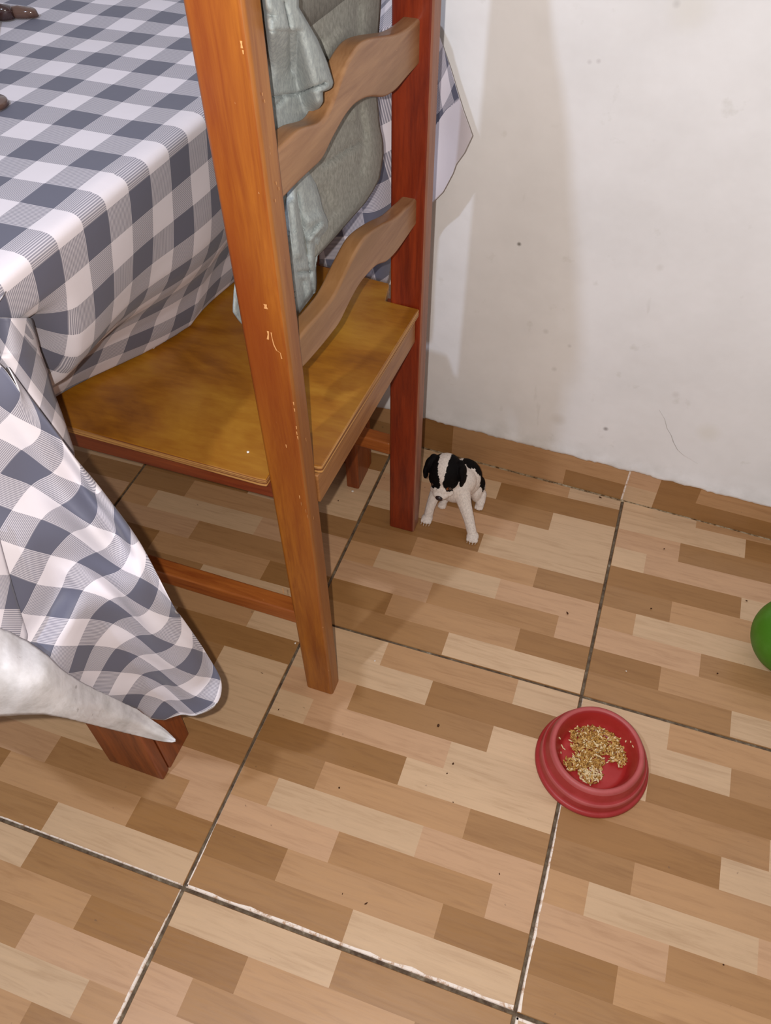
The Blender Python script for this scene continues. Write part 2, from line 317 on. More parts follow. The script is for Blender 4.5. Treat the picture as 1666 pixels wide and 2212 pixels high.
n0 = len(wv)
for x in xs: wv.append((x, yw(x)+.10, .081))
for a in range(len(xs)-1): wf.append((n0+a, n0+a+1, (a+1)*nz, a*nz))
wv += [(-1.6, yw(-1.6)+.1, 2.0), (1.3, yw(1.3)+.1, 2.0)]
wf.append((n0, len(wv)-2, len(wv)-1, n0+len(xs)-1)); wf.append((nz-1, (len(xs)-1)*nz+nz-1, len(wv)-1, len(wv)-2))
wo = make('wall_back', wv, wf, M_WALL, smooth=True); tag(wo, kind='structure')
# small stains and a hairline crack in the paint are thin marks on the wall
M_CRACK, _, _ = mat('crack_grey', (.48, .45, .43), .9, .1)  # plain grey for the thin crack line
cpts = [(1424, 885), (1436, 905), (1441, 925), (1450, 940), (1455, 955), (1464, 972), (1478, 984), (1492, 992), (1508, 1002)]
v, f = [], []
for k_, (px, py) in enumerate(cpts):
    w_ = .9*(1-abs(k_-4)/6)
    for s_ in (-w_, w_): P = on_y(px+s_, py+s_*.3, -.03); P = on_y(px+s_, py+s_*.3, yw(P[0])-.0055); v.append(P)
for k_ in range(len(cpts)-1): f.append((2*k_, 2*k_+1, 2*k_+3, 2*k_+2))
make('crack', v, f, M_CRACK, wo)
bv, bf, bc, bm_ = [], [], [], []
def bq(x0, x1, z0, z1, c, al, mi=0, y=.0042):
    n = len(bv)
    bv.extend([(x0, yw(x0)-y, z0), (x1, yw(x1)-y, z0), (x1, yw(x1)-y, z1), (x0, yw(x0)-y, z1)])
    bf.append((n, n+1, n+2, n+3)); bc.extend([(*PAL.get(c, (.5, .4, .3)), al)]*4); bm_.append(mi)
g = .0016
SK = {-1: ([(-.45+g, -.335, 'D'), (-.335, -.112, 'M'), (-.112, -g, 'D')], [(-.45+g, -.335, 'D'), (-.335, 0-g, 'M')]),
      0: ([(g, .056, 'L'), (.056, .45-g, 'D')], [(g, .056, 'S'), (.056, .125, 'D'), (.125, .45-g, 'M')]),
      -2: ([(-.9+g, -.70, 'M'), (-.70, -.45-g, 'E')], [(-.9+g, -.6, 'E'), (-.6, -.45-g, 'M')]),
      -3: ([(-1.35+g, -.9-g, 'E')], [(-1.35+g, -.9-g, 'M')]), 1: ([(.45+g, .9-g, 'E')], [(.45+g, .9-g, 'M')])}
for k_, (lo, hi) in SK.items():
    for a, b_, c_ in lo: bq(a, b_, .0015, .042, c_, random.random())
    for a, b_, c_ in hi: bq(a, b_, .042, .088, c_, random.random())
bq(-1.5, 1.3, -.002, .088, 'E', 0, 1, .0028)
bo = make('baseboard_back', bv, bf, [M_FLOOR, M_PALE], mi=bm_)
ca = bo.data.color_attributes.new('col', 'FLOAT_COLOR', 'POINT')
for k_, c_ in enumerate(bc): ca.data[k_].color = c_
sd = bo.modifiers.new('solid', 'SOLIDIFY'); sd.thickness = .006; sd.offset = -1
tag(bo, kind='structure')

# ------------------------------------------------------------ chair
W_NEAR = wood('varnished_orange_wood', srgb(176, 108, 28), srgb(134, 72, 14), 'Z', .40, 1, srgb(120, 46, 10), nicks=1)
W_NEARX = wood('nicked_orange_wood_back', srgb(172, 114, 52), srgb(140, 82, 30), 'Z', .5, 1, srgb(116, 62, 24), nicks=1.2)  # browner, nicked tone for the near post's +x face only
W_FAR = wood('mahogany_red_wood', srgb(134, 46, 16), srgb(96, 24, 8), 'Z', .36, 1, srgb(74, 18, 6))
W_FARX = wood('brown_wood_back', srgb(158, 104, 80), srgb(128, 80, 60), 'Z', .55, 1)  # paler grey-brown tone for the far post's +x face only
W_SLAT = wood('pale_brown_slat_wood', srgb(162, 120, 82), srgb(134, 92, 58), 'Y', .45, .8, srgb(122, 82, 36), nicks=.3)
W_RAIL = wood('brown_rail_wood', srgb(160, 110, 62), srgb(126, 76, 36), 'Y', .42, .8, nicks=.4)
W_DARK = wood('dark_red_rail_wood', srgb(135, 62, 28), srgb(95, 32, 14), 'X', .38, .8)
W_STR = wood('stretcher_wood', srgb(168, 96, 40), srgb(128, 60, 22), 'X', .38, .8, nicks=.4)
def ply_mat():
    m, nt, b = mat('varnished_plywood_seat', (.4, .22, .05), .34, .5, .1)
    v = coords(nt, (4, 10, 1)); n1 = noise_(nt, v, 1.1, 4, .55, 1.0)
    v2 = coords(nt, (12, 50, 1)); n2 = noise_(nt, v2, 3, 4, .6, .3)
    f = math_(nt, 'ADD', math_(nt, 'MULTIPLY', n1, .75), math_(nt, 'MULTIPLY', n2, .25))
    col = ramp(nt, f, [(.33, srgb(116, 66, 12)), (.48, srgb(144, 90, 20)), (.66, srgb(164, 114, 34))])
    nt.links.new(col, b.inputs['Base Color']); bump(nt, b, n2, .1, .001); return m
M_PLY = ply_mat()
def ply_edge():
    m, nt, b = mat('plywood_edge', srgb(150, 100, 50), .6)
    v = coords(nt, (4, 4, 400)); nt.links.new(ramp(nt, noise_(nt, v, 1, 1), [(.4, srgb(110, 60, 25)), (.6, srgb(190, 140, 80))]), b.inputs['Base Color']); return m
M_PLYE = ply_edge()

chair = thing('dining_chair', 'wooden chair with two wavy back slats tucked under the checked tablecloth, garment hung on it', 'chair', (-.56, -.38, 0))
def post(name, bot, top, z1, mt):
    # bot/top: x0,x1,y0,y1 at z=0 and z=1
    f = lambda z: [bot[k]+(top[k]-bot[k])*z for k in range(4)]
    a = f(0); b_ = f(z1)
    v, fc_ = prism(rect(*a, 0), rect(*b_, z1))
    o = fixn(make(name, v, fc_, mt, chair))
    for q in o.data.polygons: q.material_index = 1 if (q.normal.x > .9 and isinstance(mt, list)) else 0  # +x faces of the rear posts take the second tone
    return bevel(o, .0045, 3)
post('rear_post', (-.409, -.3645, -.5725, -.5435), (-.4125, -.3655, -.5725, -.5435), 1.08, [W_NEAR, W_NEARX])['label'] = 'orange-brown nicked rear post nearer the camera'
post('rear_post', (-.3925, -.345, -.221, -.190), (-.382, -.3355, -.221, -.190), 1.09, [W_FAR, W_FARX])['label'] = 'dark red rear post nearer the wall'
post('leg', (-.80, -.762, -.572, -.543), (-.80, -.762, -.572, -.543), .476, W_NEAR)
post('leg', (-.80, -.762, -.205, -.176), (-.80, -.762, -.205, -.176), .476, W_FAR)
M_SCUFF, _, _ = mat('scuffed_bare_wood', srgb(206, 150, 96), .7, .2)
v, f = [], []
def scuff(pts, w_, face_y=None):
    P = [(on_y(px, py, face_y) if face_y is not None else on_x(px, py, -.3648)) for px, py in pts]; n0_ = len(v)
    for k_, q in enumerate(P):
        e = w_*(.6+.6*math.sin(k_*2.1+1)**2)
        if face_y is not None: v.extend([(q[0]-e, q[1]-.0002, q[2]), (q[0]+e, q[1]-.0002, q[2])])
        else: v.extend([(q[0]+.0002, q[1]-e, q[2]), (q[0]+.0002, q[1]+e, q[2])])
    for k_ in range(len(P)-1): f.append((n0_+2*k_, n0_+2*k_+1, n0_+2*k_+3, n0_+2*k_+2))
FY = -.5727
scuff([(573, 657), (574, 661), (575, 667)], .0018, FY); scuff([(579, 715), (580, 722), (579, 733)], .0011, FY); scuff([(586, 718), (588, 730), (592, 745), (598, 757), (606, 762), (609, 775)], .0006, FY)
scuff([(521, 88), (522, 96), (523, 104)], .0009, FY); scuff([(525, 108), (526, 117)], .0006, FY); scuff([(611, 1270), (613, 1282)], .0006, FY)
for q in ((634, 868), (636, 882), (640, 920), (641, 932), (643, 942), (647, 1070), (650, 1085), (660, 1100), (664, 1112), (676, 1115), (660, 946), (618, 960), (566, 200), (571, 215), (602, 404), (596, 392), (594, 430)):
    scuff([q, (q[0]+1.2, q[1]+7)], .0006, FY if q[0] < 650-0 and q[1] > 850 and q[0] < interp([(850, 640), (1500, 712)], q[1])-6 else None)
sc_ = make('scuff_marks', v, f, M_SCUFF, chair); sc_['kind'] = 'stuff'
def on_slant(px, py, x0):
    P = on_x(px, py, x0)
    for _ in range(6): P = on_x(px, py, x0+(P[1]+.556)*.05)
    return P
def slat(name, topc, botc, xt, xb, thick, sh=0.0):
    """outline in the y-z plane between the posts; xt/xb planes used to read the edges"""
    tp = [on_slant(px, py, xt) for px, py in topc]; bp = [on_slant(px, py, xb) for px, py in botc]
    tp = [(p[1], p[2]) for p in tp]; bp = [(p[1], p[2]) for p in bp]
    tp.sort(); bp.sort(); ys = np.linspace(-.556, -.206, 60)
    T = [interp(tp, y) for y in ys]; B = [interp(bp, y) for y in ys]
    for _ in range(3):
        T = [T[0]]+[(T[i-1]+2*T[i]+T[i+1])/4 for i in range(1, 59)]+[T[-1]]
        B = [B[0]]+[(B[i-1]+2*B[i]+B[i+1])/4 for i in range(1, 59)]+[B[-1]]
    v = []; f = []
    for i, y in enumerate(ys):
        xo = (y+.556)*.05
        v += [(xb+xo-thick, y, B[i]), (xb+xo, y, B[i]), (xb+xo, y, T[i]), (xb+xo-thick, y, T[i])]
    for i in range(59):
        for k_ in range(4): f.append((4*i+k_, 4*i+(k_+1) % 4, 4*i+4+(k_+1) % 4, 4*i+4+k_))
    f += [(0, 3, 2, 1), (236, 237, 238, 239)]
    return bevel(fixn(make(name, v, f, W_SLAT, chair)), .0035, 3)
LT = [(630, 692), (642, 682), (661, 661), (683, 634), (696, 609), (714, 571), (734, 533), (746, 511), (763, 496), (791, 478), (813, 469), (828, 460), (842, 446), (860, 431), (885, 404), (900, 396)]
LB = [(640, 806), (655, 797), (676, 773), (700, 745), (718, 722), (736, 699), (747, 673), (761, 645), (777, 616), (795, 594), (813, 576), (820, 571), (837, 568), (855, 549), (871, 527), (897, 489), (905, 480)]
UT = [(580, 290), (594, 275), (605, 268), (636, 262), (654, 256), (672, 225), (688, 178), (704, 132), (717, 112), (729, 92), (742, 83), (758, 77), (780, 73), (803, 71), (821, 68), (841, 58), (860, 43), (887, 16), (907, 6)]
UB = [(600, 442), (616, 428), (638, 404), (669, 374), (701, 345), (713, 313), (729, 285), (745, 254), (768, 226), (792, 212), (812, 209), (832, 212), (856, 198), (879, 170), (907, 139), (915, 130)]
slat('slat', LT, LB, -.3885, -.3685, .020)
slat('slat', UT, UB, -.3885, -.3685, .020)
# crest rail joining the post tops
ys = np.linspace(-.556, -.205, 40); v = []; f = []
for i, y in enumerate(ys):
    t = i/39; w_ = .018*math.sin(math.pi*t)**2+.010*math.sin(3*math.pi*t)
    xo = -.384+.018*t
    v += [(xo, y, .995-.3*w_), (xo+.018, y, .995-.3*w_), (xo+.018, y, 1.055+w_), (xo, y, 1.055+w_)]
for i in range(39):
    for k_ in range(4): f.append((4*i+k_, 4*i+(k_+1) % 4, 4*i+4+(k_+1) % 4, 4*i+4+k_))
f += [(0, 3, 2, 1), (156, 157, 158, 159)]
bevel(fixn(make('crest_rail', v, f, W_SLAT, chair)), .004, 3)
# seat panel, notched round the posts
ZS = .490; so = [(-.344, -.2235), (-.3935, -.2195), (-.400, -.187), (-.403, -.179), (-.80, -.140), (-.795, -.572), (-.418, -.5805), (-.410, -.5795), (-.4095, -.5425), (-.3635, -.5415), (-.3585, -.5400)]
v, f = prism([(x, y, ZS-.012) for x, y in so[::-1]], [(x, y, ZS) for x, y in so[::-1]])
seat = fixn(make('seat', v, f, [M_PLY, M_PLYE], chair))
for p_ in seat.data.polygons: p_.material_index = 0 if abs(p_.normal.z) > .5 else 1
b_ = seat.modifiers.new('bevel', 'BEVEL'); b_.width = .0018; b_.segments = 2
def bar(name, a, b2, w, h, mt, parent=None, bev=.003):
    a = Vector(a); b2 = Vector(b2); d = (b2-a).normalized(); s = d.cross(Vector((0, 0, 1))).normalized()*w/2; u = Vector((0, 0, h/2))
    v, f = prism([a-s-u, a+s-u, a+s+u, a-s+u], [b2-s-u, b2+s-u, b2+s+u, b2-s+u])
    return bevel(fixn(make(name, v, f, mt, parent or chair)), bev, 2)
bar('back_rail', (-.3725, -.545, .455), (-.359, -.222, .455), .020, .046, W_RAIL, bev=.002)['label'] = 'pale brown rail under the back edge of the seat'
bar('side_rail', (-.400, -.560, .463), (-.765, -.560, .463), .018, .030, W_DARK, bev=.002)
bar('side_rail', (-.390, -.205, .463), (-.765, -.192, .463), .018, .030, W_DARK, bev=.002)
bar('front_rail', (-.78, -.548, .460), (-.78, -.200, .460), .018, .034, W_DARK, bev=.002)
bar('stretcher', (-.405, -.560, .200), (-.765, -.560, .205), .024, .028, W_STR)
bar('stretcher', (-.390, -.206, .198), (-.765, -.192, .203), .024, .026, W_STR)
# ------------------------------------------------------------ table
W_TAB = wood('red_brown_table_wood', srgb(146, 72, 28), srgb(104, 42, 12), 'Z', .42, .7)
table = thing('dining_table', 'red-brown wooden table mostly hidden under the blue and white checked cloth', 'table', (-.95, -.45, 0))
def xe(y): return -.520+.063*(y+.4)
v, f = prism([(-1.36, -.815, .765), (xe(-.815)-.010, -.815, .765), (xe(-.056)-.010, -.056, .765), (-1.36, -.056, .765)],
             [(-1.36, -.815, .7935), (xe(-.815)-.010, -.815, .7935), (xe(-.056)-.010, -.056, .7935), (-1.36, -.056, .7935)])
bevel(fixn(make('tabletop', v, f, W_TAB, table)), .004)
def lleg(front, side, name='leg'):
    v1, f1 = prism(rect(*front, 0), rect(*front, .764)); v2, f2 = prism(rect(*side, 0), rect(*side, .764))
    n = len(v1); o = make(name, v1+v2, f1+[tuple(i+n for i in q) for q in f2], W_TAB, table)
    return bevel(fixn(o), .003, 2)
lleg((-.640, -.5485, -.779, -.7605), (-.573, -.5475, -.760, -.701))
lleg((-.565, -.4775, -.0965, -.078), (-.502, -.477, -.153, -.097))
lleg((-1.33, -1.24, -.779, -.7605), (-1.33, -1.305, -.760, -.701))
lleg((-1.33, -1.24, -.158, -.140), (-1.33, -1.305, -.218, -.159))

# ------------------------------------------------------------ checked tablecloth
def gingham():
    m, nt, b = mat('checked_cloth', (.6, .6, .65), .58, .28)
    uv = N(nt, 'ShaderNodeTexCoord').outputs['UV']; sp = N(nt, 'ShaderNodeSeparateXYZ'); nt.links.new(uv, sp.inputs[0])
    def odd(x):
        h = math_(nt, 'MULTIPLY', x, .5); fr = math_(nt, 'FRACT', h); return math_(nt, 'GREATER_THAN', fr, .5)
    def lines(x, n):
        fr = math_(nt, 'FRACT', math_(nt, 'MULTIPLY', x, n)); return math_(nt, 'GREATER_THAN', fr, .46)
    u, v = sp.outputs[0], sp.outputs[1]
    U, V = odd(u), odd(v)
    both = math_(nt, 'MULTIPLY', U, V); onlyU = math_(nt, 'SUBTRACT', U, both); onlyV = math_(nt, 'SUBTRACT', V, both)
    la, lb = lines(u, 18.0), lines(v, 18.0)
    la = math_(nt, 'ADD', math_(nt, 'MULTIPLY', la, .50), .27); lb = math_(nt, 'ADD', math_(nt, 'MULTIPLY', lb, .50), .27)
    s = math_(nt, 'ADD', math_(nt, 'MULTIPLY', onlyV, la), math_(nt, 'MULTIPLY', onlyU, lb))
    s = math_(nt, 'ADD', s, both, True)
    white, dark = srgb(214, 206, 212), srgb(92, 92, 107)
    n = noise_(nt, coords(nt, (1, 1, 1)), 14, 4, .6)
    wv_ = mixc(nt, ramp(nt, n, [(.4, 0.0), (.8, .25)]), white, srgb(198, 190, 190))
    col = mixc(nt, s, wv_, dark)
    nt.links.new(col, b.inputs['Base Color'])
    w = N(nt, 'ShaderNodeTexNoise'); w.inputs['Scale'].default_value = 500
    bump(nt, b, noise_(nt, coords(nt, (1, 1, 1)), 45, 3, .5), .10, .003)
    b.inputs['Sheen Weight'].default_value = .1
    return m
M_GING = gingham()
def felt():
    m, nt, b = mat('white_felt_backing', (.78, .77, .76), .9, .2)
    n = noise_(nt, coords(nt, (1, 1, 1)), 38, 4, .6); n2 = noise_(nt, coords(nt, (1, 1, 1)), 95, 2, .5)
    col = ramp(nt, n, [(.3, srgb(180, 176, 176)), (.6, srgb(208, 204, 206))])
    col = mixc(nt, ramp(nt, n2, [(.70, 0.0), (.77, .5)]), col, srgb(125, 118, 115))
    nt.links.new(col, b.inputs['Base Color']); bump(nt, b, n, .3, .003); return m
M_FELT = felt()
CV, CF, CUV = [], [], []
def patch(grid, uv):
    """grid [r][c] of points; joins the cloth mesh with its printed side towards the room"""
    R_, C_ = len(grid), len(grid[0]); n = len(CV)
    s = 0; fs = []
    for r in range(R_):
        for c in range(C_): CV.append(tuple(grid[r][c])); CUV.append(tuple(uv[r][c]))
    for r in range(R_-1):
        for c in range(C_-1): fs.append((n+r*C_+c, n+r*C_+c+1, n+(r+1)*C_+c+1, n+(r+1)*C_+c))
    for q in fs[::7]:
        a, b_, d = (Vector(CV[q[k]]) for k in (0, 1, 3)); nn = (b_-a).cross(d-a)
        s += 1 if nn.dot(Vector(CAM)-a) > 0 else -1
    CF.extend(fs if s > 0 else [q[::-1] for q in fs])
SQ = .0335
PROF = [(.003, .791), (.001, .775), (-.003, .754), (-.010, .721), (-.019, .688), (-.030, .660), (-.042, .641), (-.062, .618), (-.095, .590), (-.124, .558), (-.147, .524), (-.168, .499), (-.175, .4935), (-.215, .4935)]
def cloth_point(a, b):
    y = -.4-SQ*b; x0 = xe(y)
    wob = .0012*noise.noise(Vector((a*.35, b*.35, 0)))
    left = smooth(-9, -15, a)*.0028*math.sin(b*.55+a*.25)
    if a < .47: return [x0-(.66-a)*SQ, y, .8+wob*1.5+left+.0008]
    if a < .85:
        t = (a-.47)/.38*math.pi/2; return [x0-.0064+.0094*math.sin(t), y, .7915+.0088*math.cos(t)]
    D = max(.10, min(.19, x0-(-.705+.49*(y+.539))))/.172
    P = [(x0+(dx if dx > 0 else dx*D), z) for dx, z in PROF]
    s = (a-.85)*SQ
    for (xa, za), (xb, zb) in zip(P, P[1:]):
        L = math.hypot(xb-xa, zb-za)
        if s <= L: break
        s -= L
    t = min(1, s/L); X, Z = xa+(xb-xa)*t, za+(zb-za)*t
    X += .004*math.sin(b*1.1+1.0)*smooth(1.5, 5, a)
    return [X, y, Z]
def cloth_b(a, b):
    p = cloth_point(a, b)
    w = smooth(6.6, 8.8, b)
    if w > 0 and a > 1.9:
        q = cloth_point(1.9, b); d = a-1.9
        sh = [q[0]-d*.030, q[1]+.004*d+.002*math.sin(d*3), q[2]-.010*smooth(0, .5, d)-d*.004]
        p = [p[k]*(1-w)+sh[k]*w for k in range(3)]
        if d < 1.2: p[2] -= w*.004*math.sin(min(1, d/1.2)*math.pi)
    return p
A_ = list(np.linspace(-24.9, -3, 60))+list(np.linspace(-2.9, .4, 14))+list(np.linspace(.47, .85, 6))+list(np.linspace(.95, 11.6, 70))
B_ = list(np.linspace(-10.45, 12.6, 138))
patch([[cloth_b(a, b) for b in B_] for a in A_], [[(a, b) for b in B_] for a in A_])
# front edge drape, flaring towards the room
xs_ = np.linspace(-1.36, -.60, 60); G, U = [], []
for k_ in range(26):
    s = k_/25*.42; row, ur = [], []
    for x in xs_:
        if s < .012: y, z = -.822-.006*math.sin(s/.012*1.57), .8-.008*(1-math.cos(s/.012*1.57))
        else: y, z = -.828-(s-.012)*.29, .792-(s-.012)*.955
        y += .010*math.sin(x*22)*s/.42
        row.append((x, y, z)); ur.append(((x-xe(-.82))/SQ+.66, 12.6+s/SQ))
    G.append(row); U.append(ur)
patch(G, U)
xs_ = np.linspace(-.60, -.548, 8); G, U = [], []
for k_ in range(8):
    s = k_/7*.05
    G.append([(x, -.822-.006*min(1, s/.012)-.29*max(0, s-.012)*.6, .8-.66*min(s, .012)-max(0, s-.012)) for x in xs_]); U.append([((x-xe(-.82))/SQ+.66, 12.6+s/SQ) for x in xs_])
patch(G, U)
# far edge drape by the wall
G, U = [], []
for k_ in range(20):
    s = k_/19*.40; row, ur = [], []
    for x in np.linspace(-1.36, -.51, 50):
        row.append((x, -.050+min(s, .01)*.8-.004*abs(math.sin(x*20))*s/.4, .8-s)); ur.append(((x+.5)/SQ, -10.45-s/SQ))
    G.append(row); U.append(ur)
patch(G, U)
# big corner fold hanging beside the near table leg
QEND = {0: 2.1, 1: 4.4, 2: 6.6, 3: 9.2, 4: 10.2, 5: 12.4, 6: 14.2, 7: 14.15, 8: 14.1, 9: 14.15, 10: 14.0}
R4 = lambda x, y: (200+x/4.917, 1250+y/4.917)
R2 = lambda x, y: (x/4.423, 900+y/4.423)
SIL = {-1: (20, 795), 0: R2(600, 235), 1: R2(975, 700), 2: R2(1327, 1185), 3: R4(850, 268), 4: R4(950, 412), 5: R4(1205, 785), 6: R4(1366, 1085), 7: R4(1312, 1318), 8: R4(1098, 1444), 9: R4(935, 1440), 10: R4(760, 1500)}
FL = np.array(FLAP)
def flap_row(ip):
    """ip index into FLAP rows (p = ip-1): list of points with their q, closed at the fold silhouette"""
    pth = ip-1; qe = QEND.get(pth, 14.0); row = []; q = -3
    while q < qe-.35 and q <= 15: row.append((q, FL[ip][q+3])); q += 1
    if pth <= 10 and pth >= -1:
        if pth == -1: qe = 0.6; row = [r_ for r_ in row if r_[0] <= 0]
        last = row[-1][1]; px, py = SIL[pth]
        d = ray(px, py); dist = np.dot(last-CAM, d)/np.dot(d, d); e = CAM+d*(dist+.004/np.linalg.norm(d)*1.0)
        row.append((qe, e))
        if pth < 7:
            d2 = ray(px-9, py+2); row.append((qe+.7, CAM+d2*(dist+.030)))
            d3 = ray(px-26, py+3); row.append((qe+1.5, CAM+d3*(dist+.055)))
        else:
            row.append((qe+.02, e+np.array([-.0005, .0005, -.0003]))); row.append((qe+.04, e+np.array([-.001, .001, -.0006])))
    return row
rows = []
for ip in range(0, 12):
    r_ = flap_row(ip); M_ = 60; pts = [p for q, p in r_]; qs = [[q, 0, 0] for q, p in r_]
    tt = np.linspace(0, len(pts)-1, M_)
    rows.append(([catmull(pts, t) for t in tt], [catmull(qs, t)[0] for t in tt]))
G, U = [], []
for k_ in range(80):
    row, ur = [], []
    for c in range(60):
        t = k_/79*(9.9+1.15*smooth(36, 50, c))
        row.append(catmull([rows[i][0][c] for i in range(12)], t)); ur.append((t-1, catmull([[rows[i][1][c], 0, 0] for i in range(12)], t)[0]))
    G.append(row); U.append(ur)
patch(G, U)
FP = np.array([p_ for r_ in G for p_ in r_[:56]]); FPc = (FP-CAM) @ Rc
FPP = np.stack([W/2+FPX*FPc[:, 0]/-FPc[:, 2], H/2-FPX*FPc[:, 1]/-FPc[:, 2]], 1); FPD = -FPc[:, 2]
def over_flap(px, py, lift, k=40):
    """a point the given distance in front of the corner fold"""
    d2 = ((FPP-np.array([px, py]))**2).sum(1); idx = np.argpartition(d2, k)[:k]; w_ = 1/(d2[idx]+150)
    return CAM+ray(px, py)*((FPD[idx]*w_).sum()/w_.sum()-lift)
# cloth gathered between the table corner and the top of the fold
c1_ = [(xe(-.70)+.003, -.70, .788), (xe(-.76)+.003, -.76, .788), (xe(-.81)+.002, -.815, .789), (-.550, -.829, .790), (-.575, -.829, .790), (-.600, -.829, .790)]
c2_ = [G[k_][0] for k_ in (0, 14, 28, 42, 56, 79)]
GG, UU = [], []
for a_ in np.linspace(0, 5, 30):
    p1, p2 = catmull(c1_, a_), catmull(c2_, a_)
    GG.append([p1*(1-t)+p2*t+np.array([.012, -.012, 0])*math.sin(t*math.pi) for t in np.linspace(0, 1, 12)])
    UU.append([((p1*(1-t)+p2*t)[0]/SQ+a_, (p1*(1-t)+p2*t)[2]/SQ) for t in np.linspace(0, 1, 12)])
patch(GG, UU)
# narrow pleat between the corner fold and the chair seat
MJ = [((60, 575), (1, 0)), ((195, 785), (1, 1)), ((375, 1005), (1, 2)), ((535, 1195), (1, 3)), ((660, 1370), (1, 4)), ((265, 430), (0, 1)), ((460, 640), (0, 2)), ((568, 870), (0, 3)), ((20, 740), (2, 0)), ((180, 950), (2, 1)), ((330, 1160), (2, 2)), ((475, 1350), (2, 3)), ((610, 1520), (2, 4)), ((150, 350), (0, 0))]
A = np.array([[1, x, y, x*x/1e3, x*y/1e3, y*y/1e3] for (x, y), _ in MJ]); 
MU = np.linalg.lstsq(A, np.array([u for _, u in MJ], float), rcond=None)[0]
def m_uv(x, y): return np.array([1, x, y, x*x/1e3, x*y/1e3, y*y/1e3]) @ MU
ML = [(250, -80), (300, -60), (740, 0), (1000, 180), (1180, 300), (1400, 480), (1660, 690), (1835, 810), (1990, 900)]
MR = [(250, 380), (290, 400), (400, 425), (640, 480), (900, 575), (1180, 660), (1400, 745), (1660, 832), (1835, 890), (1990, 905)]
G, U = [], []
for yy in np.linspace(262, 1985, 50):
    l = interp(ML, yy)-90 if yy > 700 else interp(ML, yy); r_ = interp(MR, yy); row, ur = [], []
    for t in np.linspace(0, 1, 24):
        x = l+(r_-l)*t
        py = 640+yy/5.553
        X = -.541+.012*math.sin(math.pi*min(1, t*1.05))+.010*(yy-262)/1700
        if t > .9: X -= (t-.9)*.16
        row.append(on_x(x/5.553, py, X)); u, v_ = m_uv(x, yy); ur.append((v_, u-1+100))
    G.append(row); U.append(ur)
patch(G, U)
# folded pleat at the left of the corner fold
LN = [(1120, -14), (1158, -2), (1200, 9), (1239, 20), (1300, 38), (1372, 60), (1384, 58), (1400, 56)]
G, U = [], []
for py in np.linspace(1120, 1398, 40):
    r_ = interp(LN, py); row, ur = [], []
    for t in np.linspace(0, 1, 16):
        px = -70+(r_+70)*t
        row.append(over_flap(px, py, .006+.010*math.sin(t*3))); 
        vv = 1+(py-1242)/74; uu = 2-(px-(21-(py-1259)*.2)+ 0)/45
        ur.append((uu, vv))
    G.append(row); U.append(ur)
patch(G, U)
# far corner hanging out beside the wall
CT = [(690, -80), (905, -80), (925, 0), (943, 60), (949, 75), (974, 150), (990, 205), (1001, 240), (1020, 292)]
CB = [(690, 573), (722, 581), (745, 588), (800, 602), (838, 612), (846, 560), (858, 510), (884, 480), (912, 460), (935, 438), (957, 415), (965, 400), (978, 375), (985, 355), (1003, 330), (1010, 315), (1020, 294)]
G, U, PXY = [], [], []
def plain(px, py): return px > 915 and py > interp([(915, 320), (942, 270), (963, 237), (990, 215), (1020, 200)], px)
cpx = list(np.linspace(690, 930, 70))+list(np.linspace(932, 1020, 60))
for k_ in range(90):
    row, ur = [], []
    for px in cpx:
        a, b_ = interp(CT, px), interp(CB, px); py = a+(b_-a)*k_/89
        y = -.160+.104*smooth(790, 935, px)-.010*math.sin((px-690)/330*math.pi*4+py*.005)*smooth(760, 900, px)-.007*noise.noise(Vector((px*.012, py*.006, 0)))
        P = on_y(px, py, y)
        if P[2] > .8: P = on_z(px, py, .8); P[1] = min(P[1], -.032)
        row.append(P); PXY.append((px, py))
        rx, rz = P[0]+.40, P[2]-.6; an = .16+.62*smooth(-.40, -.345, P[0])
        ur.append((.5, .5) if plain(px, py) else ((rx*math.cos(an)+rz*math.sin(an))/.036+.35, (-rx*math.sin(an)+rz*math.cos(an))/.036+.35))
    G.append(row); U.append(ur)
n0 = len(CV); f0 = len(CF)
patch(G, U)
CMI = [0]*len(CF)
cl = make('tablecloth', CV, CF, [M_GING, M_FELT], smooth=True, uvs=CUV, mi=CMI)
sd = cl.modifiers.new('solid', 'SOLIDIFY'); sd.thickness = .0008; sd.offset = -1; sd.material_offset = 1; sd.material_offset_rim = 1
tag(cl, 'blue-grey and white checked tablecloth draped over the table, one long corner almost reaching the floor', 'tablecloth')
# turned-up hem showing the white backing
UP = [(-70, 1332), (0, 1357), (24, 1367), (60, 1386), (103, 1417), (130, 1445), (168, 1470), (204, 1489), (264, 1517), (300, 1535), (322, 1550.5), (355, 1574.5), (370, 1588), (379, 1598)]
LO = [(-70, 1556), (0, 1546), (48, 1543), (96, 1542), (144, 1550.5), (209, 1567), (288, 1586.5), (340, 1599), (355, 1601.5), (372, 1603), (379, 1601)]
v, f = [], []; NU, NV = 90, 28
for i in range(NU):
    px = -70+449*(1-(1-i/(NU-1))**1.3)
    a, b_ = interp(UP, px), interp(LO, px)
    a += 1.6*noise.noise(Vector((px*.08, 0, 0)))
    for k_ in range(NV):
        t = k_/(NV-1)
        bul = .030*math.sin(math.pi*t)*(b_-a)/180
        wr = .003*noise.noise(Vector((px*.02, t*3, 4)))
        v.append(over_flap(px, a+(b_-a)*t, .016+bul+wr))
for i in range(NU-1):
    for k_ in range(NV-1): f.append((i*NV+k_, i*NV+k_+1, (i+1)*NV+k_+1, (i+1)*NV+k_))
hem = make('backing', v, f, M_FELT, cl, smooth=True)
sd = hem.modifiers.new('solid', 'SOLIDIFY'); sd.thickness = .0015; sd.offset = 0
hem['label'] = 'white felt underside of the cloth, turned up at the hem'
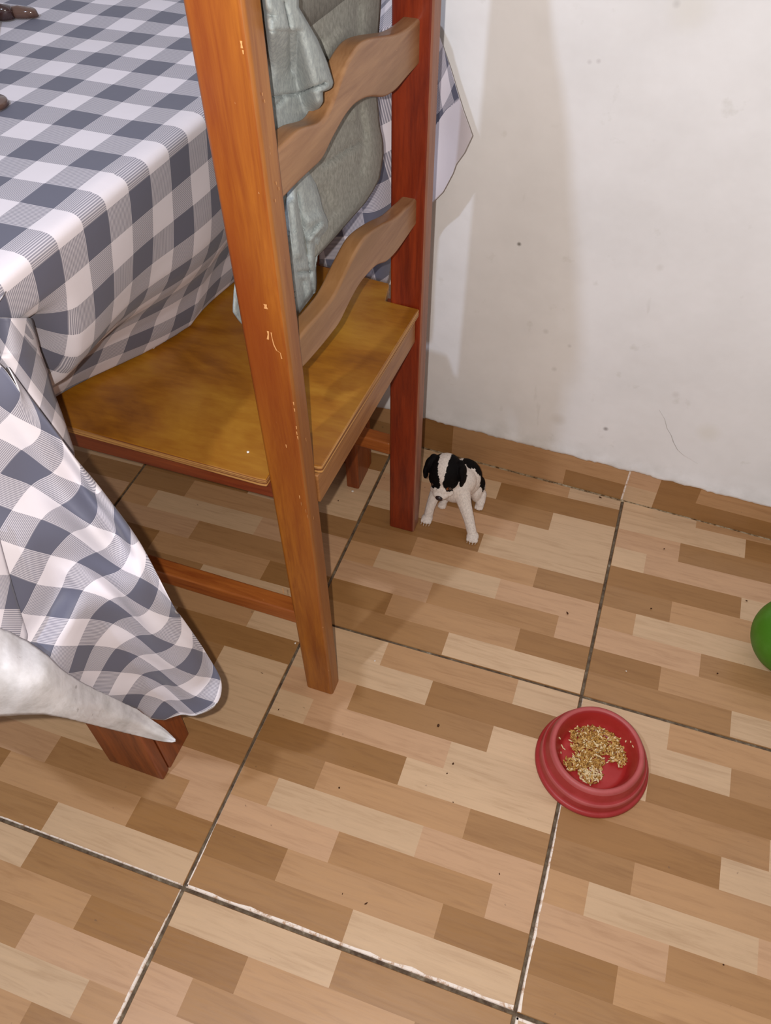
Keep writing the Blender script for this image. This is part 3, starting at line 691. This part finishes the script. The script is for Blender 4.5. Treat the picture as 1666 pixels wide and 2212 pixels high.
# ------------------------------------------------------------ garment hung on the chair back
def shirt_mat(name, c1, c2):
    m, nt, b = mat(name, c1, .95, .15)
    v = coords(nt, (1, 1, .55)); n = noise_(nt, v, 330, 3, .7); n2 = noise_(nt, coords(nt, (1, 1, 1)), 16, 3, .5)
    col = ramp(nt, n, [(.34, c2), (.66, c1)]); col = mixc(nt, math_(nt, 'MULTIPLY', n2, .25), col, c2)
    nt.links.new(col, b.inputs['Base Color']); b.inputs['Sheen Weight'].default_value = .05
    bump(nt, b, n, .25, .0008); return m
M_SH = shirt_mat('heather_jersey', srgb(154, 153, 145), srgb(124, 123, 116))
M_SH2 = shirt_mat('heather_jersey_face', srgb(166, 172, 170), srgb(136, 142, 143))
shirt = thing('shirt', 'grey-green heather shirt hanging over the back of the wooden chair', 'shirt', (-.42, -.40, .5))
def sheet(name, rows, xdepth, mt, nv=90, nu=40, thick=.0022, disp=None):
    """rows: (py, left px, right px); xdepth(px, py, t) gives the plane x of the cloth there"""
    L = [(r[0], r[1]) for r in rows]; Rr = [(r[0], r[2]) for r in rows]; v, f = [], []
    for i in range(nv):
        py = rows[0][0]+(rows[-1][0]-rows[0][0])*i/(nv-1); l, r_ = interp(L, py), interp(Rr, py)
        for k_ in range(nu):
            t = k_/(nu-1); tt = 1-(1-t)**1.15; px = l+(r_-l)*tt
            X = xdepth(px, py, tt)+(disp(px, py) if disp else 0)-.006*smooth(.93, 1, tt)
            v.append(on_slant(px, py, X))
    for i in range(nv-1):
        for k_ in range(nu-1): f.append((i*nu+k_, i*nu+k_+1, (i+1)*nu+k_+1, (i+1)*nu+k_))
    o = make(name, v, f, mt, shirt, smooth=True)
    s_ = o.modifiers.new('solid', 'SOLIDIFY'); s_.thickness = thick; s_.offset = 0
    return o
def over_crest():
    v, f = [], []; ys = np.linspace(-.541, -.226, 50)
    path = [(-.399, .90), (-.400, .96), (-.400, 1.03), (-.396, 1.075), (-.384, 1.092), (-.368, 1.094), (-.356, 1.082), (-.350, 1.05), (-.348, 1.0), (-.347, .985)]
    for y in ys:
        for k_, (x, z) in enumerate(path):
            e = .004*noise.noise(Vector((x*20, y*14, z*20)))
            zz = z-(.006 if k_ < 1 else 0)+.012*math.sin(math.pi*(y+.541)/.315)*(1 if 2 < k_ < 8 else 0)
            if k_ == 9: zz = .975 if y > -.40 else .99
            v.append((x+(y+.556)*.05+e, y, zz))
    n = len(path)
    for i in range(49):
        for k_ in range(n-1): f.append((i*n+k_, i*n+k_+1, (i+1)*n+k_+1, (i+1)*n+k_))
    o = make('shirt_yoke', v, f, M_SH, shirt, smooth=True)
    s_ = o.modifiers.new('solid', 'SOLIDIFY'); s_.thickness = .0022; s_.offset = 0
over_crest()
def crease(px, py, x0, y0, x1, y1, w):
    dx, dy = x1-x0, y1-y0; L = math.hypot(dx, dy); t = ((px-x0)*dx+(py-y0)*dy)/L/L
    d = ((px-x0)*dy-(py-y0)*dx)/L; e = smooth(-.05, .12, t)*smooth(1.05, .88, t)
    return d/w, e
def dbody(px, py):
    d = .003*noise.noise(Vector((px*.012, py*.006, 1)))
    for (c_, w, h) in (((693, 78, 684, 150), 5, -.0035), ((745, 60, 700, 130), 10, .003), ((775, 0, 772, 110), 6, -.003), ((773, 215, 787, 300), 6, -.005), ((787, 300, 686, 362), 5, -.0045), ((772, 210, 760, 260), 8, .003), ((787, 300, 775, 380), 8, -.003), ((820, 10, 816, 200), 10, .002), ((690, 400, 720, 470), 14, -.003)):
        s_, e = crease(px, py, *c_, w); d += h*e*math.exp(-s_*s_)*1.1
    return d
BR = [(-90, 500, 835), (0, 482, 822), (70, 495, 817), (140, 507, 815), (211, 519, 814), (270, 530, 819), (306, 536, 826.5), (333, 541, 827.5), (350, 544, 825), (386, 551, 818.6), (413, 556, 804), (440, 562, 786), (464, 568, 764), (495, 576, 737), (522, 584, 714), (547, 592, 690), (566, 598, 670), (580, 600, 650)]
sheet('shirt_body', BR, lambda px, py, t: -.4005-.020*smooth(620, 560, px), M_SH, disp=dbody)
def dsl(px, py):
    d = .0022*noise.noise(Vector((px*.02, py*.008, 7)))
    for (c_, w, h) in (((640, 405, 665, 560), 4, -.006), ((665, 560, 676, 640), 3, -.005), ((627, 430, 645, 560), 7, .004), ((662, 480, 700, 468), 12, .003), ((668, 520, 700, 480), 3, .005), ((640, 590, 675, 585), 4, -.005), ((612, 440, 640, 680), 6, .003), ((652, 600, 660, 660), 8, -.004), ((680, 500, 680, 580), 4, -.004)):
        s_, e = crease(px, py, *c_, w); d += h*e*math.exp(-s_*s_)*1.25
    return d
SR = [(340, 560, 650), (377, 560, 668.5), (397, 555, 681), (426, 550, 690), (455, 545, 697), (476, 540, 707), (493, 538, 709), (502, 535, 702), (511, 532, 693), (531, 528, 689), (558, 524, 685), (583, 518, 681), (609, 510, 683), (628, 507, 682), (646, 506, 669), (660, 505, 658), (676, 505, 646), (684, 511, 640), (694, 518, 634), (712, 535, 625)]
sheet('sleeve', SR, lambda px, py, t: -.3945-.032*smooth(640, 575, px)-.004*smooth(600, 700, py), M_SH2, disp=dsl)['label'] = 'bluish lower sleeve hanging behind the lower slat'
def dlb(px, py):
    d = .002*noise.noise(Vector((px*.015, py*.01, 3)))
    for (c_, w, h) in (((612, 0, 625, 60), 4, -.004), ((625, 60, 628, 160), 5, -.003), ((585, 210, 640, 202), 3, -.006), ((640, 202, 706, 178), 3, -.006), ((590, 232, 615, 210), 4, -.003), ((590, 60, 580, 130), 8, .003), ((575, 20, 590, 40), 6, -.003)):
        s_, e = crease(px, py, *c_, w); d += h*e*math.exp(-s_*s_)*1.25
    return d
LR_ = [(-90, 560, 600), (-40, 560, 625), (0, 560, 643), (16, 560, 643), (50, 560, 663), (86, 562, 684), (133, 565, 704), (162, 570, 713), (178, 572, 718), (188, 573, 715), (192, 574, 708), (195, 575, 696), (204, 576, 695), (218, 577, 696), (229, 578, 691), (241, 579, 678), (254, 580, 666), (262, 580, 655), (270, 580, 640), (290, 580, 625)]
def xl(px, py, t):
    # lies over the top of the upper slat, its folded tip drooping in front of it
    fr = smooth(640, 690, px+(195-py)*.25) if py > 60 else 1.0
    fr = max(fr, smooth(185, 20, py))
    return -.3925+.0335*fr*smooth(262, 215, py)*smooth(562+.115*py, 580+.115*py, px)
sheet('sleeve', LR_, xl, M_SH2, disp=dlb)['label'] = 'pale sleeve lying over the upper slat'

# ------------------------------------------------------------ tinted glasses at the edge of the table
def disk_mesh(cx, cy, z, rx, ry, ang, h, n=36, dome=.003):
    v, f = [], []
    for k_ in range(4):
        rr = 1-k_*.06 if k_ < 3 else 0
        for i in range(n):
            a = 2*math.pi*i/n; x, y = rx*rr*math.cos(a), ry*rr*math.sin(a)
            v.append((cx+x*math.cos(ang)-y*math.sin(ang), cy+x*math.sin(ang)+y*math.cos(ang), z+[0, h, h*1.25, h*1.25+dome][k_]))
    for k_ in range(3):
        for i in range(n): f.append((k_*n+i, k_*n+(i+1) % n, (k_+1)*n+(i+1) % n, (k_+1)*n+i))
    f.append(tuple(range(n))[::-1]); return v, f
M_LENS, nt, b = mat('brown_tinted_lens', srgb(104, 78, 68), .12, .6); b.inputs['Transmission Weight'].default_value = .25
M_FRAME, nt, b = mat('dark_glossy_frame', srgb(58, 38, 36), .15, .8)
gl = thing('sunglasses', 'brown tinted glasses with a dark shiny frame at the left edge of the tablecloth', 'glasses', tuple(on_z(0, 25, .805)))
P = on_z(42, 28, .805); v, f = disk_mesh(P[0], P[1], .8025, .024, .010, .15, .006); fixn(make('lens', v, f, M_LENS, gl, smooth=True))
P = on_z(-22, 222, .805); v, f = disk_mesh(P[0], P[1], .8025, .018, .018, .4, .004); fixn(make('lens', v, f, M_LENS, gl, smooth=True))
P = on_z(6, 28, .808); v, f = disk_mesh(P[0], P[1], .8025, .013, .009, .2, .010); fixn(make('frame', v, f, M_FRAME, gl, smooth=True))
a, b2 = on_z(-8, 40, .806), on_z(-38, 200, .806)
bar('temple', (a[0], a[1], .806), (b2[0], b2[1], .806), .004, .005, M_FRAME, gl, .001)

# ------------------------------------------------------------ dog bowl with food
def lathe(prof, n=96):
    v, f = [], []
    for r_, z in prof:
        for i in range(n): a = 2*math.pi*i/n; v.append((r_*math.cos(a), r_*math.sin(a), z))
    for k_ in range(len(prof)-1):
        for i in range(n): f.append((k_*n+i, k_*n+(i+1) % n, (k_+1)*n+(i+1) % n, (k_+1)*n+i))
    return v, f
def plastic(name, col, rough=.35):
    m, nt, b = mat(name, col, rough, .5); n = noise_(nt, coords(nt, (1, 1, 1)), 30, 4, .6)
    nt.links.new(mixc(nt, ramp(nt, n, [(.45, 0.0), (.8, .35)]), col, tuple(min(1, c*1.5+.05) for c in col)), b.inputs['Base Color'])
    bump(nt, b, noise_(nt, coords(nt, (1, 1, 1)), 300, 2, .5), .06, .0006)
    return m
M_RED = plastic('red_plastic', srgb(158, 42, 42), .42)
BX, BY = .0355, -.551
prof = [(.070, .0015), (.0800, .0), (.0822, .0022), (.0815, .0062), (.0788, .0084), (.0775, .0088), (.0768, .0120), (.0758, .0230), (.0750, .0262), (.0735, .0280), (.0718, .0285), (.0702, .0320), (.0672, .0450), (.0658, .0485), (.0635, .0505), (.0610, .0507), (.0588, .0492), (.0572, .0460), (.0535, .0320), (.0490, .0170), (.0465, .0135), (.0420, .0120), (.0200, .0115), (.0003, .0115)]
v, f = lathe(prof); v = [(x+BX, y+BY, z+.0012) for x, y, z in v]
M_RIM = plastic('scuffed_red_plastic', srgb(172, 76, 74), .55); M_INN = plastic('clean_red_plastic', srgb(166, 38, 36), .4)
mi_ = []
for k_ in range(len(prof)-1):
    c_ = 1 if 12 <= k_ <= 15 or k_ in (7, 8) else (2 if k_ >= 17 else 0)
    mi_ += [c_]*96
bowl = fixn(make('dog_bowl', v, f, [M_RED, M_RIM, M_INN], smooth=True, mi=mi_))
tag(bowl, 'red plastic dog bowl with stepped sides on the floor, holding rice', 'bowl')
ca_m, nt, b = mat('rice_and_gravy', (.5, .4, .2), .5, .5); at_ = N(nt, 'ShaderNodeAttribute', attribute_name='col'); nt.links.new(at_.outputs['Color'], b.inputs['Base Color'])
Zc = lambda x, y: (1120+x/5.206, 1480+y/5.206)
poly = [Zc(*q) for q in [(600, 430), (650, 395), (700, 430), (830, 420), (880, 360), (1000, 370), (1080, 420), (1090, 520), (1190, 590), (1175, 640), (1215, 740), (1230, 860), (1170, 930), (1100, 870), (1030, 850), (1040, 790), (930, 780), (965, 860), (940, 960), (930, 1050), (880, 1090), (840, 1115), (780, 1100), (700, 1050), (670, 970), (570, 960), (520, 890), (510, 820), (600, 820), (640, 750), (590, 700), (600, 600), (585, 500)]]
def inside(x, y, pl):
    c = False; j = len(pl)-1
    for i in range(len(pl)):
        if (pl[i][1] > y) != (pl[j][1] > y) and x < (pl[j][0]-pl[i][0])*(y-pl[i][1])/(pl[j][1]-pl[i][1])+pl[i][0]: c = not c
        j = i
    return c
rnd = random.Random(3); v, f, cc = [], [], []
def grain(P, L, r_, col):
    n = len(v); d = Vector((rnd.gauss(0, 1), rnd.gauss(0, 1), rnd.gauss(0, .45))).normalized(); s_ = d.cross(Vector((.2, .3, 1))).normalized(); u = d.cross(s_)
    P = Vector(P)
    for t, k_ in ((-1, .35), (-.45, 1), (.45, 1), (1, .35)):
        for a in range(5): an = a*2*math.pi/5; v.append(tuple(P+d*L*t+(s_*math.cos(an)+u*math.sin(an))*r_*k_)); cc.append(col)
    for k_ in range(3):
        for a in range(5): f.append((n+k_*5+a, n+k_*5+(a+1) % 5, n+(k_+1)*5+(a+1) % 5, n+(k_+1)*5+a))
    f.append((n+4, n+3, n+2, n+1, n)); f.append((n+15, n+16, n+17, n+18, n+19))
pal = [srgb(190, 146, 72), srgb(176, 128, 56), srgb(206, 166, 100), srgb(156, 108, 44), srgb(222, 198, 152), srgb(128, 88, 40)]
cnt = 0
while cnt < 1150:
    px, py = rnd.uniform(1215, 1358), rnd.uniform(1548, 1696)
    if not inside(px+rnd.gauss(0, 1.2), py+rnd.gauss(0, 1.2), poly): continue
    e = min(1, .25+.75*sum(inside(px+9*math.cos(a), py+9*math.sin(a), poly) for a in (0, 1, 2, 3, 4, 5, 6))/7)
    hz = .013+.013*e*(.75+.5*noise.noise(Vector((px*.06, py*.06, 0))))+rnd.uniform(-.004, .0015)
    P = on_z(px, py, hz); k_ = noise.noise(Vector((px*.05, py*.05, 9)))
    dk = math.hypot(P[0]-BX, P[1]-BY)
    if dk > .050: continue
    c_ = pal[4] if rnd.random() < (.10+.5*(py > 1660)+.35*(abs(px-1296) < 12 and abs(py-1615) < 12)) else rnd.choice(pal[:4] if rnd.random() < .93 else pal[4:])
    grain(P, rnd.uniform(.0022, .0040), rnd.uniform(.0010, .0016), c_); cnt += 1
for q in [(470, 600), (460, 590), (490, 680), (500, 700), (480, 760), (1210, 630), (1265, 635), (1150, 600), (1290, 690), (520, 720), (1000, 870), (1020, 850), (575, 520)]:
    px, py = Zc(*q); zz = .014
    for _ in range(12):
        P = on_z(px, py, zz); dk = math.hypot(P[0]-BX, P[1]-BY)
        need = interp([(.0, .0127), (.042, .0132), (.0465, .0147), (.0490, .0182), (.0535, .0332), (.0572, .0472)], dk)+.001
        zz = zz*.5+need*.5
    grain(on_z(px, py, zz), .0022, .001, pal[4])
food = make('cooked_rice', v, f, ca_m, smooth=True, cols=cc)
tag(food, 'clumped brown and yellow cooked rice inside the red bowl', 'food', kind='stuff')

# ------------------------------------------------------------ green ball at the right edge
R_ = .064; Pb = on_z(1719, 1377, R_); bm = bmesh.new(); bmesh.ops.create_uvsphere(bm, u_segments=64, v_segments=32, radius=R_)
v = [tuple(q.co+Vector(Pb)) for q in bm.verts]; f = [tuple(q.index for q in fa.verts) for fa in bm.faces]; bm.free()
ball = make('green_ball', v, f, plastic('green_plastic', srgb(66, 120, 16), .5), smooth=True)
tag(ball, 'bright green ball on the floor cut off by the right edge of the view', 'ball')

# ------------------------------------------------------------ crumbs and specks on the floor
def blob(name, P, s_, mt, label, group, seed):
    rr = random.Random(seed); bm = bmesh.new(); bmesh.ops.create_icosphere(bm, subdivisions=2, radius=1)
    an = rr.uniform(0, 6.28)
    for q in bm.verts:
        k_ = 1+.35*noise.noise(q.co*1.7+Vector((seed, 0, 0))); x, y, z = q.co*k_
        x, y = x*s_[0], y*s_[1]; q.co = Vector((P[0]+x*math.cos(an)-y*math.sin(an), P[1]+x*math.sin(an)+y*math.cos(an), max(P[2], P[2]+s_[2]*.8+z*s_[2])))
    o = make(name, [tuple(q.co) for q in bm.verts], [tuple(q.index for q in fa.verts) for fa in bm.faces], mt, smooth=True); bm.free()
    return tag(o, label, 'crumb', group)
M_DK, _, _ = mat('dark_crumb', srgb(70, 42, 22), .8, .2); M_WH, _, _ = mat('white_crumb', srgb(228, 220, 208), .7, .3)
DARK = [(1226, 1325, .0032, .0013, 'largest dark crumb, lying midway between the puppy and the red bowl'),
 (791, 1952, .0026, .0009, 'dark sliver of crumb on the near tile, just above the white worn tile edge'),
 (1297, 1075, .0028, .0013, 'dark crumb in the dirt by the tile corner below the baseboard joint'),
 (947, 1568, .0030, .0018, 'largest brown crumb on the tile between the orange post and the red bowl'),
 (979, 1650, .0016, .0014, 'round dark crumb left of the red bowl, upper of a close pair'),
 (966, 1671, .0012, .0010, 'tiny dark crumb left of the red bowl, lower of a close pair'),
 (733, 1702, .0015, .0013, 'dark speck on the pale plank below the orange chair post'),
 (1079, 1888, .0014, .0007, 'thin dark crumb below and left of the bowl, near the grout line'),
 (602, 1533, .0016, .0007, 'thin dark crumb between the cloth corner and the foot of the orange post'),
 (979, 1733, .0010, .0007, 'faint dark speck below the close pair of crumbs left of the bowl'),
 (1407, 1315, .0016, .0013, 'dark crumb on the brown plank straight above the bowl, right of the grout line'),
 (1435, 1186, .0012, .0013, 'dark speck nearest the baseboard on the tile above the bowl'),
 (1613, 1298, .0018, .0010, 'dark crumb just above and left of the green ball'),
 (740, 1931, .0012, .0006, 'short dark crumb left of the long sliver on the near tile'),
 (1550, 1455, .0015, .0013, 'round dark crumb on the brown plank below and left of the green ball'),
 (566, 1454, .0022, .0005, 'hair-thin dark crumb beside the hanging cloth corner'),
 (731, 1082, .0012, .0010, 'dark speck on the floor under the chair, next to the table leg by the wall'),
 (1563, 2084, .0012, .0010, 'dark speck on the tile in the lower right corner')]
for k_, (px, py, a, b_, lb) in enumerate(DARK): blob('crumb', on_z(px, py, .0020), (a, b_, b_*.7), M_DK, lb, 'dark crumbs on the tiles', k_)
PALE_ = [(762, 1062, .0026, 'white crumb at the foot of the table leg near the wall'), (638, 1390, .0018, 'white crumb at the grout line left of the orange post foot'),
 (603, 1311, .0022, 'white crumb, left of a pair below the near stretcher'), (610, 1316, .0016, 'white crumb, right of a pair below the near stretcher'),
 (1353, 1450, .0012, 'white speck on the brown plank above the bowl'), (810, 1428, .0014, 'pale speck on the tile right of the orange post foot')]
for k_, (px, py, a, lb) in enumerate(PALE_): blob('crumb', on_z(px, py, .0020), (a, a*.8, a*.6), M_WH, lb, 'white crumbs on the tiles', 50+k_)
blob('crumb', on_z(536, 978, ZS), (.0018, .0016, .0012), M_WH, 'white speck on the seat near the orange rear post', None, 77)

# ------------------------------------------------------------ puppy
def fur_mat():
    m, nt, b = mat('short_fur', (.8, .78, .75), .75, .25); a = N(nt, 'ShaderNodeAttribute', attribute_name='col')
    n = noise_(nt, coords(nt, (1, 1, .4)), 420, 3, .6)
    nt.links.new(mixc(nt, 1.0, a.outputs['Color'], ramp(nt, n, [(.3, .78), (.7, 1.08)]), 'MULTIPLY'), b.inputs['Base Color'])
    b.inputs['Specular IOR Level'].default_value = .12
    bump(nt, b, n, .5, .0012); return m
bm = bmesh.new()
def ell(c, r_, rot=(0, 0, 0), sub=3):
    M_ = Matrix.Translation(Vector(c)) @ Matrix.Rotation(rot[2], 4, 'Z') @ Matrix.Rotation(rot[1], 4, 'Y') @ Matrix.Rotation(rot[0], 4, 'X') @ Matrix.Diagonal((*r_, 1))
    bmesh.ops.create_icosphere(bm, subdivisions=sub, radius=1, matrix=M_)
def limb(pts):
    """tapered limb: list of (x, y, z, r)"""
    for (a, b_) in zip(pts, pts[1:]):
        A_v, B_v = Vector(a[:3]), Vector(b_[:3]); n = max(2, int((B_v-A_v).length/.003))
        for k_ in range(n+1):
            t = k_/n; q = A_v.lerp(B_v, t); r_ = a[3]+(b_[3]-a[3])*t; ell(q, (r_, r_, r_), sub=2)
# trunk: rump on the floor, back rising to the shoulders
ell((-.2830, -.1010, .037), (.0330, .029, .036)); ell((-.2830, -.112, .060), (.0325, .030, .040)); ell((-.2870, -.132, .072), (.0310, .027, .033), (.3, 0, 0))
ell((-.2930, -.1500, .066), (.0315, .021, .031)); ell((-.2990, -.1500, .090), (.0230, .021, .022))
# head, tilted down
HC = Vector((-.3075, -.1600, .1195)); ell(HC, (.0300, .0305, .0285), (.5, 0, 0))
ell((-.3080, -.1700, .106), (.0270, .0195, .0195), (.6, 0, 0)); ell((-.3080, -.1800, .0945), (.0190, .0140, .0130), (.6, 0, 0)); ell((-.3075, -.1880, .0865), (.0145, .0105, .0095), (.6, 0, 0))
ell((-.3070, -.1820, .0820), (.0150, .0110, .0075), (.6, 0, 0)); ell((-.296, -.1800, .087), (.010, .009, .008)); ell((-.3195, -.1800, .088), (.009, .009, .008))
# ears
for k_, sx in ((-1, 1), (1, 1)):
    ex = HC.x+k_*.0300
    ell((ex, -.1620, .1290), (.0070, .0125, .0125), (.25, -k_*.25, 0)); ell((ex+k_*.0035, -.1670, .1190), (.0050, .0115, .0135), (.25, -k_*.15, 0)); ell((ex+k_*.0030, -.1710, .1100), (.0040, .0085, .0100), (.25, k_*.10, 0)); ell((ex-k_*.007, -.1560, .1370), (.0085, .0090, .0065), (0, -k_*.5, 0))
# fore legs
ell((-.3080, -.1480, .070), (.0210, .0200, .0240)); limb([(-.3200, -.1520, .068, .0130), (-.3250, -.1630, .048, .0108), (-.3290, -.1735, .026, .0090), (-.3300, -.1790, .011, .0088)])
limb([(-.2790, -.1520, .068, .0170), (-.2670, -.1660, .048, .0128), (-.2530, -.1820, .028, .0100), (-.2440, -.1935, .012, .0092)])
def paw(x, y, dx, s_=1.0):
    ell((x, y, .0066*s_), (.0108*s_, .0118*s_, .0068*s_))
    for k_ in (-1.5, -.5, .5, 1.5): ell((x+k_*.0050*s_+dx, y-.0092*s_+abs(k_)*.0018, .0052*s_), (.0030*s_, .0050*s_, .0046*s_), sub=2)
paw(-.3310, -.1840, 0, .98); paw(-.2405, -.1990, .001, 1.05)
# hind legs
ell((-.2570, -.1040, .028), (.0125, .024, .026)); limb([(-.2500, -.1080, .020, .011), (-.2470, -.1170, .011, .0085), (-.2470, -.1230, .008, .0075)]); paw(-.2480, -.1230, 0, .8)
ell((-.3060, -.1100, .026), (.0140, .022, .024)); limb([(-.3110, -.1230, .012, .009), (-.3130, -.1380, .007, .0065)]); paw(-.3140, -.1420, 0, .76)
# tail curled behind
limb([(-.2800, -.078, .016, .006), (-.2680, -.068, .012, .005), (-.2580, -.067, .012, .0035)])
tmp_me = bpy.data.meshes.new('puppy_shape'); bm.to_mesh(tmp_me); bm.free()
tmp = bpy.data.objects.new('puppy_shape', tmp_me); C.objects.link(tmp)
rm = tmp.modifiers.new('remesh', 'REMESH'); rm.mode = 'VOXEL'; rm.voxel_size = .0011
sm = tmp.modifiers.new('smooth', 'SMOOTH'); sm.factor = .5; sm.iterations = 5
dg = bpy.context.evaluated_depsgraph_get(); me = bpy.data.meshes.new_from_object(tmp.evaluated_get(dg)); me.name = 'puppy'
bpy.data.objects.remove(tmp)
BLK, WHT, PNK, TAN = srgb(13, 10, 11), srgb(232, 220, 212), srgb(214, 172, 160), srgb(140, 84, 50)
me.materials.clear(); me.materials.append(fur_mat()); me.polygons.foreach_set('use_smooth', [True]*len(me.polygons)); me.polygons.foreach_set('material_index', [0]*len(me.polygons))
ca = me.color_attributes.new('col', 'FLOAT_COLOR', 'POINT')
fd = Vector((0, -.50, -.86)).normalized()    # direction the face points
up = Vector((0, -.86, .50)).normalized()
for i, vt in enumerate(me.vertices):
    p = vt.co; w = noise.noise(p*160)*.0014+noise.noise(p*420)*.0009
    h = p-HC; l = h.dot(fd); n_ = h.dot(up); lat = h.x+.0035-.12*(l+.02)
    col = WHT
    head = p.z > .0985-.30*(p.y+.160)*0 and (h.length < .040) or (abs(h.x) > .026 and p.z > .098 and p.y < -.142)
    if head or (h.length < .047 and p.z > .088 and p.y < -.168):
        col = BLK
        bw = interp([(-.035, .0095), (-.015, .0085), (.0, .0060), (.013, .0030), (.024, .0022), (.034, .008)], l)+w
        if abs(lat) < bw and abs(h.x) < .02: col = WHT
        if l > .0318+w*1.5+.10*abs(h.x): col = WHT
        if p.y > -.138+w*2 and p.z < .120: col = WHT
    ear = (h.x < -.0262 or h.x > .0262) and p.z > .094 and p.y < -.143 and not (h.x > .026 and p.y > -.152 and p.z < .112)
    if ear: col = BLK
    if not head and p.x > -.2900 and p.y > -.118+w*4+.22*max(0, .06-p.z) and p.z > .036+w*3 and p.z < .13: col = BLK
    if .006 < abs(h.x+.0015) < .010 and abs(l-.034) < .003: col = WHT
    if (h-Vector((.0125, -.027, -.0165))).length < .0032: col = TAN
    ca.data[i].color = (*col, 1)
pup = bpy.data.objects.new('puppy', me); C.objects.link(pup)
tag(pup, 'small black and white puppy sitting on the floor beside the far chair post, head lowered', 'dog')
def ball_part(name, c, r_, mt, rot=(0, 0, 0)):
    b_ = bmesh.new(); M_ = Matrix.Translation(Vector(c)) @ Matrix.Rotation(rot[0], 4, 'X') @ Matrix.Diagonal((*r_, 1))
    bmesh.ops.create_uvsphere(b_, u_segments=20, v_segments=12, radius=1, matrix=M_)
    o = make(name, [tuple(q.co) for q in b_.verts], [tuple(q.index for q in fa.verts) for fa in b_.faces], mt, pup, smooth=True); b_.free(); return o
M_NOSE, _, _ = mat('wet_nose', srgb(42, 28, 30), .35, .5); M_EYE, _, _ = mat('dark_eye', srgb(52, 30, 22), .12, .7); M_CLAW, _, _ = mat('pale_claw', srgb(214, 196, 186), .4, .5)
ball_part('nose', (-.3075, -.1965, .0850), (.0068, .0050, .0052), M_NOSE)
ball_part('eye', (-.3235, -.1840, .1030), (.0034, .0030, .0034), M_EYE)
ball_part('eye', (-.2925, -.1850, .1030), (.0034, .0030, .0034), M_EYE)
for x, y in ((-.3310, -.1840), (-.2395, -.1990)):
    for k_ in (-1.5, -.5, .5, 1.5): ball_part('claw', (x+k_*.0050, y-.0150+abs(k_)*.0018, .0028), (.0006, .0024, .0008), M_CLAW, (.3, 0, 0))
